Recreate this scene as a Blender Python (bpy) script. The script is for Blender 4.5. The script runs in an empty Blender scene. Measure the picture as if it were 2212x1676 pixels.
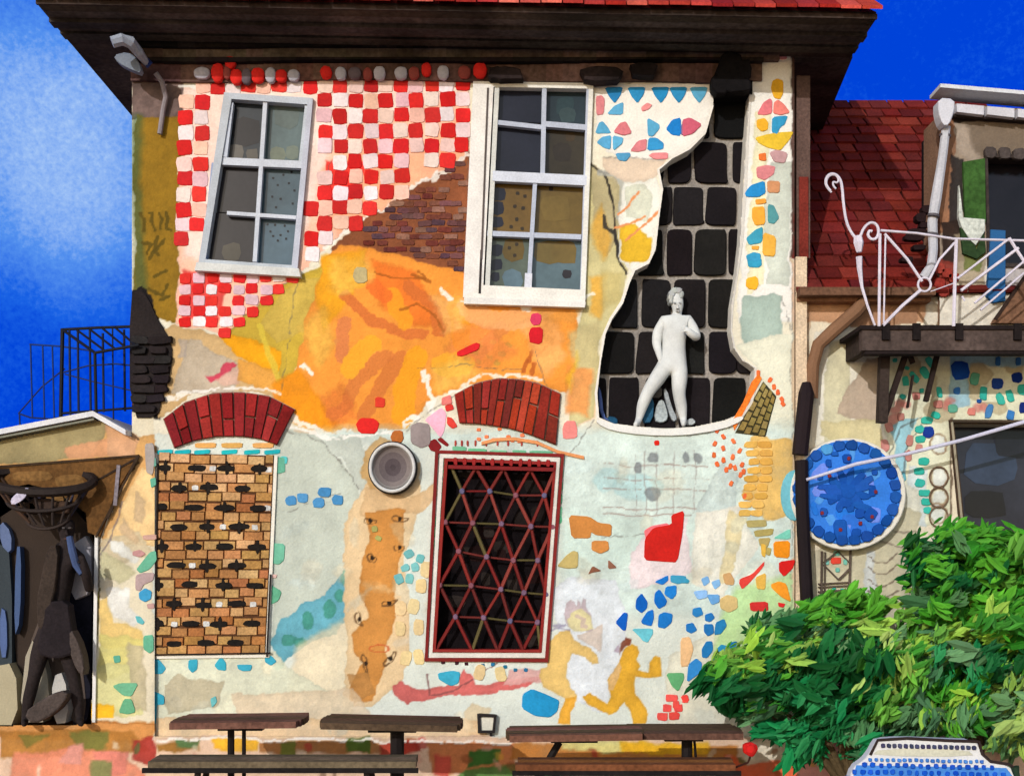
import bpy, math, random
import numpy as np
from mathutils import Vector, Matrix

# ------------------------------------------------------------------ camera, sky, sun
S = bpy.context.scene
COL = S.collection
CAM_H, CAM_D, PXM = 1.6, 11.0, 230.0          # eye height, distance to the facade, drawing units per metre there
cam_data = bpy.data.cameras.new("camera"); cam = bpy.data.objects.new("camera", cam_data); COL.objects.link(cam)
cam.location = (0, -CAM_D, CAM_H); cam.rotation_euler = (math.radians(90), 0, 0)
cam_data.sensor_width = 36; cam_data.lens = 36 * CAM_D / (2212 / PXM); cam_data.shift_y = (1222 - 838) / 2212
cam_data.clip_end = 500; S.camera = cam
SUN_EL, SUN_AZ = 20.0, 24.0                    # degrees above the horizon, degrees left of the viewer's back
w = bpy.data.worlds.new("World"); S.world = w; w.use_nodes = True
nt = w.node_tree; nt.nodes.clear()
o_ = nt.nodes.new("ShaderNodeOutputWorld"); b_ = nt.nodes.new("ShaderNodeBackground"); s_ = nt.nodes.new("ShaderNodeTexSky")
s_.sky_type = 'NISHITA'; s_.sun_disc = False; s_.sun_elevation = math.radians(SUN_EL); s_.sun_rotation = math.radians(180 + SUN_AZ)
b_.inputs[1].default_value = 0.14
nt.links.new(s_.outputs[0], b_.inputs[0]); nt.links.new(b_.outputs[0], o_.inputs[0])
sl = bpy.data.lights.new("sun", 'SUN'); sl.energy = 2.35; sl.angle = math.radians(0.5); sl.color = (1.0, 0.98, 0.95)
sun = bpy.data.objects.new("sun", sl); COL.objects.link(sun)
d = Vector((math.sin(math.radians(SUN_AZ)) * math.cos(math.radians(SUN_EL)), math.cos(math.radians(SUN_AZ)) * math.cos(math.radians(SUN_EL)), -math.sin(math.radians(SUN_EL))))
sun.rotation_euler = d.to_track_quat('-Z', 'Y').to_euler()
S.view_settings.view_transform = 'Standard'; S.view_settings.look = 'None'
S.view_settings.exposure = 0.0; S.view_settings.gamma = 1.0
R = random.Random(7)

# ------------------------------------------------------------------ helpers
def P(px, py, Y=0.0):
    k = (CAM_D + Y) / CAM_D / PXM
    return ((px - 1106) * k, Y, CAM_H - (py - 1222) * k)
K = 0.74178
OX = {'a': 0, 'b': 1000, 'c': 1982}; OY = {'0': 0, '1': 750, '2': 1499}
def Z(t, pts):      # drawing-tile coordinates -> drawing units
    return [((OX[t[0]] + x / 2.205) * K, (OY[t[1]] + y / 2.205) * K) for x, y in pts]
def lin(c):
    c = np.asarray(c, float) / 255.0
    return np.where(c <= 0.04045, c / 12.92, ((c + 0.055) / 1.055) ** 2.4) * 0.93
def vary(c, a=10):
    k = R.uniform(-a, a); return tuple(min(255, max(0, v + k + R.uniform(-a, a) * .4)) for v in c)

def make_mat(name, rough=0.85, bump=0.25, scale=60.0, grain=0.18, wash=0.16, color=None, spec=0.12, metal=0.0):
    m = bpy.data.materials.new(name); m.use_nodes = True; n = m.node_tree; L = n.links
    bs = n.nodes['Principled BSDF']; bs.inputs['Roughness'].default_value = rough
    bs.inputs['Specular IOR Level'].default_value = spec; bs.inputs['Metallic'].default_value = metal
    tc = n.nodes.new('ShaderNodeNewGeometry')
    if color is None:
        at = n.nodes.new('ShaderNodeAttribute'); at.attribute_name = 'Col'; src = at.outputs['Color']
    else:
        at = n.nodes.new('ShaderNodeRGB'); at.outputs[0].default_value = (*lin(color), 1); src = at.outputs[0]
    n1 = n.nodes.new('ShaderNodeTexNoise'); n1.inputs['Scale'].default_value = scale; n1.inputs['Detail'].default_value = 5
    n2 = n.nodes.new('ShaderNodeTexNoise'); n2.inputs['Scale'].default_value = scale * .09; n2.inputs['Detail'].default_value = 4
    for q in (n1, n2): L.new(tc.outputs['Position'], q.inputs['Vector'])
    m1 = n.nodes.new('ShaderNodeMapRange'); m1.inputs[1].default_value = .3; m1.inputs[2].default_value = .7
    m1.inputs[3].default_value = 1 - grain; m1.inputs[4].default_value = 1 + grain; L.new(n1.outputs['Fac'], m1.inputs[0])
    m2 = n.nodes.new('ShaderNodeMapRange'); m2.inputs[1].default_value = .3; m2.inputs[2].default_value = .7
    m2.inputs[3].default_value = 1 - wash; m2.inputs[4].default_value = 1 + wash; L.new(n2.outputs['Fac'], m2.inputs[0])
    mm = n.nodes.new('ShaderNodeMath'); mm.operation = 'MULTIPLY'; L.new(m1.outputs[0], mm.inputs[0]); L.new(m2.outputs[0], mm.inputs[1])
    vm = n.nodes.new('ShaderNodeVectorMath'); vm.operation = 'SCALE'; L.new(src, vm.inputs[0]); L.new(mm.outputs[0], vm.inputs['Scale'])
    L.new(vm.outputs[0], bs.inputs['Base Color'])
    bp = n.nodes.new('ShaderNodeBump'); bp.inputs['Strength'].default_value = bump; bp.inputs['Distance'].default_value = .01
    L.new(n1.outputs['Fac'], bp.inputs['Height']); L.new(bp.outputs[0], bs.inputs['Normal'])
    return m
M_PAINT = make_mat('painted_plaster', wash=.05, grain=.07, bump=.35)
M_TILE = make_mat('glazed_tile', rough=.7, bump=.12, wash=.12, grain=.1, scale=45)
M_STONE = make_mat('rough_stone', bump=.6, wash=.2, grain=.25, scale=45)
M_WOOD = make_mat('weathered_wood', bump=.5, wash=.25, grain=.3, scale=30)
M_EAVE = make_mat('eave_timber', bump=.6, wash=.55, grain=.35, scale=22)
M_VOID = make_mat('dark_interior', rough=.95, spec=.02, wash=.4)
M_PLASTER = make_mat('cast_plaster', wash=.14, grain=.05, bump=.25)
M_METAL = make_mat('painted_metal', rough=.65, bump=.1, wash=.1, grain=.1)
M_GLASS = make_mat('dark_glass', rough=.13, bump=.015, wash=.25, grain=.08, scale=25, spec=.3)
M_LEAF = make_mat('leaf', rough=.6, bump=.1, wash=.12, grain=.1, scale=30)

class MB:
    """collects shapes with one colour per face, built as ONE mesh object"""
    def __init__(s): s.v = []; s.f = []; s.c = []
    def face(s, idx, c): s.f.append(idx); s.c.append(c)
    def add(s, vs, fs, c):
        b = len(s.v); s.v += [tuple(q) for q in vs]
        for f in fs: s.f.append([b + i for i in f]); s.c.append(c)
    def prism(s, pts, Y0, Y1, c, inset=0.0, side=None):
        """polygon in drawing units, front face at Y0 (nearer), back at Y1; inset chamfers the front edge"""
        n = len(pts); cx = sum(p[0] for p in pts) / n; cy = sum(p[1] for p in pts) / n
        a = sum(pts[i][0] * pts[(i + 1) % n][1] - pts[(i + 1) % n][0] * pts[i][1] for i in range(n))
        if a > 0: pts = pts[::-1]
        fr = []
        for x, y in pts:
            dx, dy = x - cx, y - cy; L = math.hypot(dx, dy) or 1; k = max(.3, (L - inset) / L)
            fr.append(P(cx + dx * k, cy + dy * k, Y0))
        mid = [P(x, y, Y0 + min(.4 * (Y1 - Y0), .01)) for x, y in pts]; bk = [P(x, y, Y1) for x, y in pts]
        # keep the back the true size of the mid ring
        bk = [(m[0], Y1, m[2]) for m in mid]
        b = len(s.v); s.v += fr + mid + bk; sc = side or c
        s.face([b + i for i in range(n)], c)
        for i in range(n):
            j = (i + 1) % n
            s.face([b + j, b + i, b + n + i, b + n + j], c); s.face([b + n + j, b + n + i, b + 2 * n + i, b + 2 * n + j], sc)
    def box(s, a, b, c):
        x0, y0, z0 = a; x1, y1, z1 = b
        x0, x1 = sorted((x0, x1)); y0, y1 = sorted((y0, y1)); z0, z1 = sorted((z0, z1))
        vs = [(x0, y0, z0), (x1, y0, z0), (x1, y1, z0), (x0, y1, z0), (x0, y0, z1), (x1, y0, z1), (x1, y1, z1), (x0, y1, z1)]
        s.add(vs, [(0, 3, 2, 1), (4, 5, 6, 7), (0, 1, 5, 4), (1, 2, 6, 5), (2, 3, 7, 6), (3, 0, 4, 7)], c)
    def tube(s, pts, r, c, n=8):
        """tube through world points, r a number or a list"""
        pts = [Vector(p) for p in pts]; m = len(pts); rr = r if isinstance(r, (list, tuple)) else [r] * m
        b = len(s.v); up = Vector((0, 1, 0.01)).normalized()
        for i, p in enumerate(pts):
            t = (pts[min(i + 1, m - 1)] - pts[max(i - 1, 0)])
            t = t.normalized() if t.length > 0 else Vector((0, 0, 1))
            u = t.cross(up); u = u.normalized() if u.length > .05 else t.cross(Vector((1, 0, 0))).normalized(); v = t.cross(u)
            for k in range(n):
                q = 2 * math.pi * k / n; s.v.append(tuple(p + (u * math.cos(q) + v * math.sin(q)) * rr[i]))
        for i in range(m - 1):
            for k in range(n):
                s.face([b + i * n + k, b + i * n + (k + 1) % n, b + (i + 1) * n + (k + 1) % n, b + (i + 1) * n + k], c)
        s.face([b + k for k in range(n)][::-1], c); s.face([b + (m - 1) * n + k for k in range(n)], c)
    def tubeD(s, pts, r, c, Y=0.0, n=8):
        s.tube([P(p[0], p[1], p[2] if len(p) > 2 else Y) for p in pts], r, c, n)
    def build(s, name, mat, parent=None, smooth=False):
        me = bpy.data.meshes.new(name); me.from_pydata(s.v, [], s.f)
        at = me.color_attributes.new('Col', 'FLOAT_COLOR', 'CORNER')
        cs = np.array([lin(c) for c in s.c]) if s.c else np.zeros((0, 3)); n = np.array([len(f) for f in s.f])
        arr = np.ones((int(n.sum()), 4)); arr[:, :3] = np.repeat(cs, n, axis=0)
        at.data.foreach_set('color', arr.ravel().astype(np.float32))
        me.materials.append(mat); me.validate(clean_customdata=False)
        if smooth:
            me.polygons.foreach_set('use_smooth', [True] * len(me.polygons))
        ob = bpy.data.objects.new(name, me); COL.objects.link(ob)
        if parent: ob.parent = parent; ob.matrix_parent_inverse = Matrix.Translation(-Vector(parent.location))
        return ob

def tag(o, label=None, cat=None, group=None, kind=None):
    if label: o['label'] = label
    if cat: o['category'] = cat
    if group: o['group'] = group
    if kind: o['kind'] = kind
    return o
def thing(name, loc, label, cat, group=None):
    o = bpy.data.objects.new(name, None); COL.objects.link(o); o.location = loc; o.empty_display_size = .1
    return tag(o, label, cat, group)

def soften(p, k=.14):
    q = []
    for i in range(len(p)):
        a, b = p[i], p[(i + 1) % len(p)]; q += [(a[0] * (1 - k) + b[0] * k, a[1] * (1 - k) + b[1] * k), (a[0] * k + b[0] * (1 - k), a[1] * k + b[1] * (1 - k))]
    return q
def chaikin(p, it=1):
    for _ in range(it):
        q = []
        for i in range(len(p)):
            a, b = p[i], p[(i + 1) % len(p)]
            q += [(a[0] * .75 + b[0] * .25, a[1] * .75 + b[1] * .25), (a[0] * .25 + b[0] * .75, a[1] * .25 + b[1] * .75)]
        p = q
    return p
def blob(cx, cy, w, h, rot=0, n=9, jit=.12, sq=.6):
    """rounded irregular chip; sq towards 0 is squarer"""
    out = []; r = math.radians(rot); ph = R.uniform(0, 6)
    for i in range(n):
        a = 2 * math.pi * i / n + R.uniform(-.12, .12)
        c_, s2 = math.cos(a), math.sin(a); e = sq
        x = math.copysign(abs(c_) ** e, c_) * w / 2 * (1 + R.uniform(-jit, jit)); y = math.copysign(abs(s2) ** e, s2) * h / 2 * (1 + R.uniform(-jit, jit))
        out.append((cx + x * math.cos(r) - y * math.sin(r), cy + x * math.sin(r) + y * math.cos(r)))
    return out
def quad_lerp(q, u, v):
    (ax, ay), (bx, by), (cx, cy), (dx, dy) = q       # TL TR BR BL
    tx, ty = ax + (bx - ax) * u, ay + (by - ay) * u; ex, ey = dx + (cx - dx) * u, dy + (cy - dy) * u
    return (tx + (ex - tx) * v, ty + (ey - ty) * v)
def inside(x, y, poly):
    c = False; n = len(poly); j = n - 1
    for i in range(n):
        xi, yi = poly[i]; xj, yj = poly[j]
        if (yi > y) != (yj > y) and x < (xj - xi) * (y - yi) / (yj - yi) + xi: c = not c
        j = i
    return c

# ------------------------------------------------------------------ the paint on the walls: a mural evaluated at every wall vertex
X0, Y0c, Q = -320.0, 0.0, 2.0
CW, CH = int((2640 - X0) / Q), int(1760 / Q)
rng = np.random.default_rng(3)
def vnoise(cell, h=CH, w_=CW):
    gh, gw = int(h / cell) + 3, int(w_ / cell) + 3; g = rng.random((gh, gw))
    y = np.arange(h) / cell; x = np.arange(w_) / cell; yi = y.astype(int); xi = x.astype(int)
    fy = (y - yi); fx = (x - xi); fy = fy * fy * (3 - 2 * fy); fx = fx * fx * (3 - 2 * fx)
    a = g[yi][:, xi]; b = g[yi][:, xi + 1]; c = g[yi + 1][:, xi]; d2 = g[yi + 1][:, xi + 1]
    return ((a * (1 - fx) + b * fx) * (1 - fy[:, None]) + (c * (1 - fx) + d2 * fx) * fy[:, None]) * 2 - 1
WX = vnoise(14) * 4 + vnoise(4) * 2.2 + vnoise(50) * 5
WY = vnoise(14) * 4 + vnoise(4) * 2.2 + vnoise(50) * 5
NB = vnoise(30) * .5 + vnoise(10) * .3 + vnoise(3) * .2
NM = vnoise(5) * .6 + vnoise(2) * .4
gx, gy = np.meshgrid(X0 + np.arange(CW) * Q, Y0c + np.arange(CH) * Q)
PXW, PYW = gx + WX, gy + WY
CAN = np.ones((CH, CW, 3)) * np.array([232, 230, 218.])
def _box(pts, pad):
    xs = [p[0] for p in pts]; ys = [p[1] for p in pts]
    i0 = max(0, int((min(ys) - pad - Y0c) / Q)); i1 = min(CH, int((max(ys) + pad - Y0c) / Q) + 2)
    j0 = max(0, int((min(xs) - pad - X0) / Q)); j1 = min(CW, int((max(xs) + pad - X0) / Q) + 2)
    return slice(i0, i1), slice(j0, j1)
def _segd(x, y, pts, close):
    d = np.full(x.shape, 1e9); n = len(pts)
    for i in range(n if close else n - 1):
        ax, ay = pts[i][:2]; bx, by = pts[(i + 1) % n][:2]; vx, vy = bx - ax, by - ay; L = vx * vx + vy * vy or 1e-9
        t = np.clip(((x - ax) * vx + (y - ay) * vy) / L, 0, 1)
        d = np.minimum(d, np.hypot(x - ax - t * vx, y - ay - t * vy))
    return d
def wash(pts, c, a=1.0, soft=2.0, edge=.1, var=.12, warp=1.0):
    """a wash of paint: uneven edge, pigment gathered along it, cloudy inside"""
    s = _box(pts, 14 + soft)
    if s[0].stop <= s[0].start or s[1].stop <= s[1].start: return
    x = gx[s] + WX[s] * warp; y = gy[s] + WY[s] * warp
    ins = np.zeros(x.shape, bool); n = len(pts); j = n - 1
    for i in range(n):
        xi, yi = pts[i]; xj, yj = pts[j]
        if yi != yj: ins ^= ((yi > y) != (yj > y)) & (x < (xj - xi) * (y - yi) / (yj - yi) + xi)
        j = i
    d = _segd(x, y, pts, True); sd = np.where(ins, d, -d)
    al = np.clip(sd / soft + .5, 0, 1) * a
    al *= np.clip(1 + NB[s] * var * 1.6, 0, 1.0) if a < 1 else 1
    col = np.array(c, float)[None, None] * (1 + (NB[s] * var + NM[s] * var * .35 - edge * np.exp(-np.maximum(sd, 0) / 5))[..., None])
    CAN[s] = CAN[s] * (1 - al[..., None]) + np.clip(col, 0, 250) * al[..., None]
def stroke(pts, wd, c, a=1.0, warp=.6, dry=0.0):
    s = _box(pts, wd + 12)
    if s[0].stop <= s[0].start or s[1].stop <= s[1].start: return
    d = _segd(gx[s] + WX[s] * warp, gy[s] + WY[s] * warp, pts, False)
    al = np.clip((wd / 2 - d) / 1.6 + .5, 0, 1) * a
    if dry: al = al * np.clip((NM[s] + 1 - dry) * 3, 0, 1)
    CAN[s] = CAN[s] * (1 - al[..., None]) + np.array(c, float) * al[..., None]
def ell(cx, cy, w_, h, rot=0, n=14):
    r = math.radians(rot); return [(cx + math.cos(t) * w_ / 2 * math.cos(r) - math.sin(t) * h / 2 * math.sin(r), cy + math.cos(t) * w_ / 2 * math.sin(r) + math.sin(t) * h / 2 * math.cos(r)) for t in [2 * math.pi * i / n for i in range(n)]]
def rect(x0, y0, x1, y1): return [(x0, y0), (x1, y0), (x1, y1), (x0, y1)]
# ------------------------------------------------------------------ mural washes, house upper storey
WIN1 = [(484, 200), (676, 212), (642, 585), (428, 572)]
WIN2 = [(1022, 176), (1282, 180), (1264, 652), (1000, 642)]
BRK = [(343, 978), (592, 984), (573, 1413), (333, 1416)]
GRL = [(958, 990), (1212, 998), (1180, 1412), (930, 1410)]
NICHE = [(1545, 90), (1625, 90), (1622, 160), (1618, 220), (1612, 300), (1606, 400), (1599, 520), (1590, 600), (1580, 660), (1578, 715), (1585, 752), (1606, 778),
         (1630, 796), (1628, 830), (1620, 868), (1604, 892), (1565, 908), (1500, 922), (1440, 926), (1380, 922), (1325, 915), (1294, 902), (1290, 850), (1298, 780),
         (1308, 722), (1322, 690), (1346, 655), (1360, 612), (1372, 585), (1402, 570), (1416, 540), (1424, 470), (1432, 410), (1424, 368), (1452, 344), (1490, 324), (1524, 290), (1541, 230)]
wash(rect(250, 80, 1720, 960), (226, 220, 200), var=.08)
wash([(395, 190), (1012, 176), (1012, 335), (732, 512), (640, 592), (488, 718), (384, 704), (390, 400)], (250, 196, 170), var=.05)
wash([(395, 190), (1012, 176), (1012, 205), (860, 250), (720, 280), (640, 590), (400, 560)], (247, 232, 226), a=.7, soft=14, var=.1)
wash([(690, 380), (760, 320), (900, 330), (1000, 240), (1012, 335), (732, 512)], (250, 170, 130), a=.75, soft=20)
wash([(700, 350), (790, 350), (760, 440), (712, 450)], (228, 40, 36), a=.85, soft=6, var=.25)
wash([(395, 580), (500, 590), (470, 690), (395, 690)], (222, 40, 40), a=.8, soft=5, var=.2)
# olive strip with marks, grey above
wash(rect(284, 90, 400, 262), (112, 94, 90), var=.3)
wash([(296, 252), (392, 250), (384, 705), (345, 690), (300, 640), (285, 640)], (146, 112, 34), var=.14)
wash([(285, 250), (312, 250), (306, 500), (318, 640), (285, 650)], (62, 92, 62), a=.6, soft=14)
for l in [[(303, 460), (312, 475), (308, 500)], [(322, 460), (330, 462), (326, 480), (334, 500)], [(345, 462), (352, 478), (346, 498)], [(360, 460), (366, 474), (360, 496), (372, 500)],
          [(304, 525), (330, 530), (318, 548)], [(340, 515), (334, 545), (345, 552)], [(322, 560), (356, 520)], [(330, 600), (360, 585)], [(320, 625), (350, 640), (362, 615)], [(345, 650), (368, 640)]]:
    stroke(l, 7, (84, 70, 24), .8)
wash([(275, 640), (302, 620), (330, 640), (350, 700), (384, 740), (378, 800), (352, 905), (275, 905)], (34, 30, 32), var=.3, edge=.2)
for y in (760, 805, 845, 870): stroke([(280, y + 6), (320, y - 4), (362, y)], 5, (110, 70, 40), .7, warp=1.6, dry=.6)
# between checker and the left arch
wash([(350, 720), (385, 706), (490, 726), (640, 830), (660, 880), (560, 850), (430, 840), (345, 905)], (206, 172, 122), var=.08)
wash([(415, 728), (530, 790), (505, 850), (372, 850)], (188, 176, 160), a=.85)
wash([(392, 735), (412, 732), (405, 775), (388, 775)], (180, 168, 158), a=.8)
wash([(448, 812), (478, 802), (492, 782), (518, 788), (500, 806), (458, 824)], (208, 62, 88), a=.9, soft=2)
wash([(470, 815), (530, 790), (520, 830), (480, 832)], (222, 176, 158), a=.7)
wash([(488, 714), (640, 592), (720, 560), (700, 700), (612, 840), (600, 760)], (196, 166, 62), var=.08)
wash([(560, 700), (640, 600), (690, 590), (690, 700), (600, 740)], (200, 172, 84), a=.8)
wash([(478, 712), (540, 730), (608, 762), (606, 812), (520, 770), (482, 730)], (240, 166, 28), var=.1)
wash([(520, 775), (600, 800), (640, 850), (580, 850), (520, 820)], (226, 160, 70), a=.9)
stroke([(560, 705), (612, 840)], 12, (214, 190, 70), .8)
# exposed brick ground
wash([(1016, 326), (1010, 640), (950, 620), (860, 580), (760, 560), (716, 535), (800, 470), (860, 430)], (136, 80, 52), var=.14)
# the big orange field
wash([(700, 560), (735, 528), (840, 548), (905, 566), (1000, 588), (1030, 650), (1240, 655), (1262, 740), (1222, 850), (1120, 826), (1010, 832), (930, 860), (872, 925), (700, 945), (618, 900), (590, 842), (640, 800), (662, 700)], (238, 152, 62), var=.07)
for pts, c, a in [
    ([(700, 550), (790, 540), (760, 640), (700, 720), (680, 640)], (238, 166, 34), .9), ([(590, 832), (640, 800), (720, 900), (760, 960), (640, 915)], (240, 150, 30), .95),
    ([(800, 560), (900, 590), (960, 700), (900, 700), (820, 660)], (232, 110, 40), .7), ([(640, 930), (740, 935), (840, 940), (760, 952), (660, 945)], (226, 110, 24), .9),
    ([(1230, 830), (1290, 790), (1290, 900), (1230, 930)], (236, 148, 76), .6)]: wash(pts, c, a, soft=8)
for pts, wd, c in [([(746, 636), (800, 690), (870, 715), (920, 718)], 22, (208, 112, 56)), ([(880, 620), (940, 660), (950, 716)], 26, (206, 110, 52)), ([(745, 700), (740, 770)], 30, (214, 126, 76)),
    ([(840, 770), (770, 830), (745, 880), (720, 890)], 30, (210, 122, 62)), ([(868, 770), (820, 850), (790, 900)], 34, (206, 118, 58)), ([(845, 640), (880, 690)], 36, (240, 158, 42)), ([(808, 745), (776, 775), (760, 800)], 44, (240, 170, 48)),
    ([(905, 770), (880, 830), (870, 900)], 46, (238, 160, 36)), ([(1085, 705), (1050, 750), (1020, 770)], 30, (222, 136, 70)), ([(990, 660), (1000, 740)], 44, (238, 152, 30)), ([(760, 570), (770, 600)], 40, (236, 160, 30)),
    ([(960, 790), (1000, 790)], 50, (240, 170, 50)), ([(800, 610), (830, 640)], 30, (232, 112, 46)), ([(1010, 660), (1060, 690), (1140, 690), (1200, 660)], 40, (236, 170, 110))]: stroke(pts, wd, c, .85, warp=1.2)
for pts in [[(868, 668), (900, 656), (940, 680), (958, 716)], [(905, 590), (930, 610), (890, 595)], [(805, 586), (850, 602), (920, 604)], [(1270, 740), (1280, 780)]]: stroke(pts, 5, (150, 84, 30), .7)
for p in [(1012, 750), (1024, 760), (1040, 742), (1068, 738), (1060, 770), (1010, 776), (1034, 782), (1075, 785), (1086, 765), (1100, 744)]: wash(ell(p[0], p[1], 16, 11, R.uniform(0, 90)), (206, 160, 70), .8)
for p in [(1150, 760), (1140, 780), (1156, 785)]: stroke([p, (p[0] - 6, p[1] + 22)], 9, (180, 92, 40), .8)
for pts, c, a in [([(716, 560), (780, 550), (800, 600), (740, 640), (708, 620)], (244, 196, 96), .6), ([(650, 720), (700, 660), (730, 740), (690, 800)], (226, 178, 80), .7), ([(980, 680), (1060, 700), (1120, 760), (1040, 800), (970, 760)], (226, 128, 70), .55),
    ([(1120, 700), (1200, 680), (1230, 760), (1180, 810)], (240, 176, 116), .6), ([(930, 800), (1000, 770), (1040, 810), (950, 850)], (244, 200, 100), .55), ([(690, 860), (740, 830), (780, 900), (720, 925)], (204, 104, 50), .5), ([(940, 640), (1000, 640), (1010, 700), (960, 720)], (246, 190, 120), .6)]: wash(pts, c, a, soft=14, var=.2, warp=1.8)
for l in [[(920, 812), (934, 850), (926, 880)], [(640, 905), (700, 932), (760, 938)], [(1128, 660), (1150, 668)], [(962, 628), (978, 640)], [(655, 800), (668, 812)], [(870, 915), (900, 900)]]: stroke(l, 12, (246, 242, 234), .9, warp=1.8, dry=.3)
# right of the tall window
wash([(1268, 350), (1300, 372), (1345, 400), (1356, 590), (1330, 690), (1296, 740), (1288, 900), (1225, 930), (1245, 760), (1262, 655)], (208, 198, 146), var=.08)
wash([(1278, 350), (1330, 380), (1345, 420), (1330, 520), (1300, 560), (1280, 500)], (176, 164, 128), a=.8)
for pts, c in [([(1268, 500), (1296, 440), (1318, 520), (1300, 570)], (226, 168, 62)), ([(1275, 600), (1310, 600), (1302, 690), (1276, 680)], (232, 170, 60)), ([(1300, 590), (1345, 590), (1340, 650), (1300, 670)], (198, 182, 120)),
    ([(1230, 720), (1300, 690), (1290, 860), (1240, 800)], (192, 178, 130)), ([(1226, 790), (1280, 800), (1276, 900), (1220, 890)], (238, 146, 74)), ([(1150, 655), (1262, 655), (1240, 700), (1170, 690)], (226, 156, 74)), ([(1222, 820), (1250, 760), (1230, 850)], (242, 190, 50))]: wash(pts, c, .75, soft=10)
stroke([(1264, 330), (1272, 352), (1296, 368), (1316, 372), (1306, 372), (1316, 400), (1326, 460), (1330, 520), (1334, 560), (1354, 590)], 5, (40, 36, 34), .9)
stroke([(1303, 470), (1306, 492), (1326, 505), (1334, 545)], 9, (54, 52, 50), .9)
stroke([(1296, 372), (1330, 372), (1348, 400), (1338, 470)], 14, (170, 172, 166), .8)
wash([(1284, 184), (1400, 186), (1542, 160), (1536, 250), (1506, 305), (1452, 340), (1380, 356), (1306, 332), (1284, 280)], (240, 237, 230), var=.03)
wash([(1296, 344), (1440, 344), (1420, 384), (1350, 388), (1318, 372)], (224, 204, 182), var=.06)
wash([(1350, 388), (1422, 384), (1432, 410), (1424, 470), (1412, 555), (1372, 590), (1334, 560), (1336, 470)], (238, 238, 228), var=.04)
wash([(1352, 400), (1400, 390), (1412, 420), (1400, 480), (1352, 470)], (208, 212, 192), a=.8)
wash([(1338, 490), (1372, 486), (1412, 520), (1404, 560), (1360, 575), (1340, 560)], (230, 186, 52), var=.1)
for l in [[(1330, 492), (1360, 486), (1392, 468)], [(1352, 520), (1380, 500), (1428, 450)], [(1336, 462), (1352, 450), (1382, 414)]]: stroke(l, 5, (228, 150, 96))
# right column
wash([(1620, 130), (1716, 108), (1716, 700), (1590, 700)], (238, 236, 230), var=.03)
wash([(1668, 350), (1712, 350), (1706, 620), (1660, 620), (1652, 470)], (198, 206, 194), a=.9)
wash([(1634, 240), (1664, 240), (1650, 620), (1610, 640)], (240, 234, 190), a=.8)
wash([(1606, 640), (1690, 640), (1690, 740), (1650, 762), (1606, 742), (1592, 700)], (170, 190, 180), var=.08)
wash([(1590, 745), (1716, 720), (1716, 1000), (1640, 960), (1640, 800)], (226, 226, 206), var=.06)
# ------------------------------------------------------------------ lower storey
wash(rect(332, 935, 1716, 1600), (214, 220, 211), var=.05)
wash([(592, 930), (1716, 920), (1716, 1250), (1580, 1330), (1220, 1330), (1210, 1000)], (206, 222, 216), a=.95, soft=30)
wash([(610, 925), (692, 940), (770, 1040), (782, 1130), (742, 1250), (650, 1340), (588, 1400), (592, 980)], (194, 202, 190), var=.07)
wash([(690, 944), (776, 940), (800, 1040), (780, 1060), (745, 1000)], (178, 186, 176), a=.6)
wash([(586, 1390), (606, 1346), (650, 1308), (700, 1290), (740, 1240), (766, 1228), (756, 1330), (724, 1370), (660, 1400), (612, 1432)], (104, 170, 188), var=.12)
for p in [(626, 1386, 34, 24), (650, 1392, 26, 22), (664, 1346, 30, 40), (606, 1440, 22, 20), (712, 1320, 28, 44), (736, 1290, 22, 32), (744, 1250, 16, 26)]: wash(ell(*p), (70, 150, 132), .85)
wash([(640, 1400), (760, 1330), (760, 1500), (620, 1500)], (232, 214, 178), a=.75, soft=12)
wash([(740, 1130), (790, 1040), (800, 1010), (900, 1000), (905, 1080), (880, 1200), (880, 1420), (870, 1470), (800, 1530), (740, 1530), (750, 1380)], (226, 198, 156), var=.06)
wash([(786, 975), (820, 945), (850, 960), (850, 1060), (800, 1056), (774, 1020)], (206, 164, 104), a=.9)
wash([(790, 1050), (880, 1080), (940, 1040), (944, 1070), (900, 1110), (780, 1110)], (214, 180, 136), a=.9)
wash([(790, 1100), (872, 1100), (874, 1190), (858, 1240), (848, 1290), (856, 1330), (836, 1390), (830, 1450), (800, 1520), (756, 1524), (752, 1490), (784, 1430), (764, 1400), (760, 1370), (800, 1335), (776, 1270), (780, 1220), (796, 1160)], (206, 142, 72), var=.09)
wash([(750, 1460), (800, 1448), (806, 1500), (762, 1526)], (184, 132, 74), a=.85)
for x, y, ww, h, rot in [(800, 1122, 28, 14, 0), (864, 1120, 34, 16, 5), (804, 1206, 22, 20, 20), (864, 1182, 24, 20, -20), (778, 1338, 30, 16, 55), (840, 1302, 32, 12, -20), (790, 1430, 42, 12, 75), (842, 1420, 40, 14, -50)]:
    stroke(ell(x, y, ww, h, rot)[:10] + [ell(x, y, ww, h, rot)[0]], 3, (90, 64, 40), .8); wash(ell(x, y, 9, 11), (36, 28, 24), .95, soft=1.5, warp=.4)
stroke(ell(822, 1398, 42, 16) + [ell(822, 1398, 42, 16)[0]], 4, (196, 90, 50), .8)
wash([(340, 1410), (600, 1410), (620, 1440), (760, 1520), (760, 1560), (332, 1580)], (214, 216, 192), a=.9)
wash([(382, 1450), (410, 1466), (486, 1474), (478, 1500), (470, 1530), (360, 1540), (352, 1480)], (190, 180, 152), a=.9)
wash([(500, 1500), (760, 1490), (800, 1550), (520, 1556)], (222, 200, 170), a=.8)
wash([(1210, 1100), (1500, 1130), (1480, 1200), (1210, 1240)], (198, 220, 210), a=.5, soft=20)
for p in [(1312, 1034, 60, 50), (1380, 1050, 110, 60)]: wash(ell(*p), (186, 222, 224), .8, soft=6)
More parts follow.
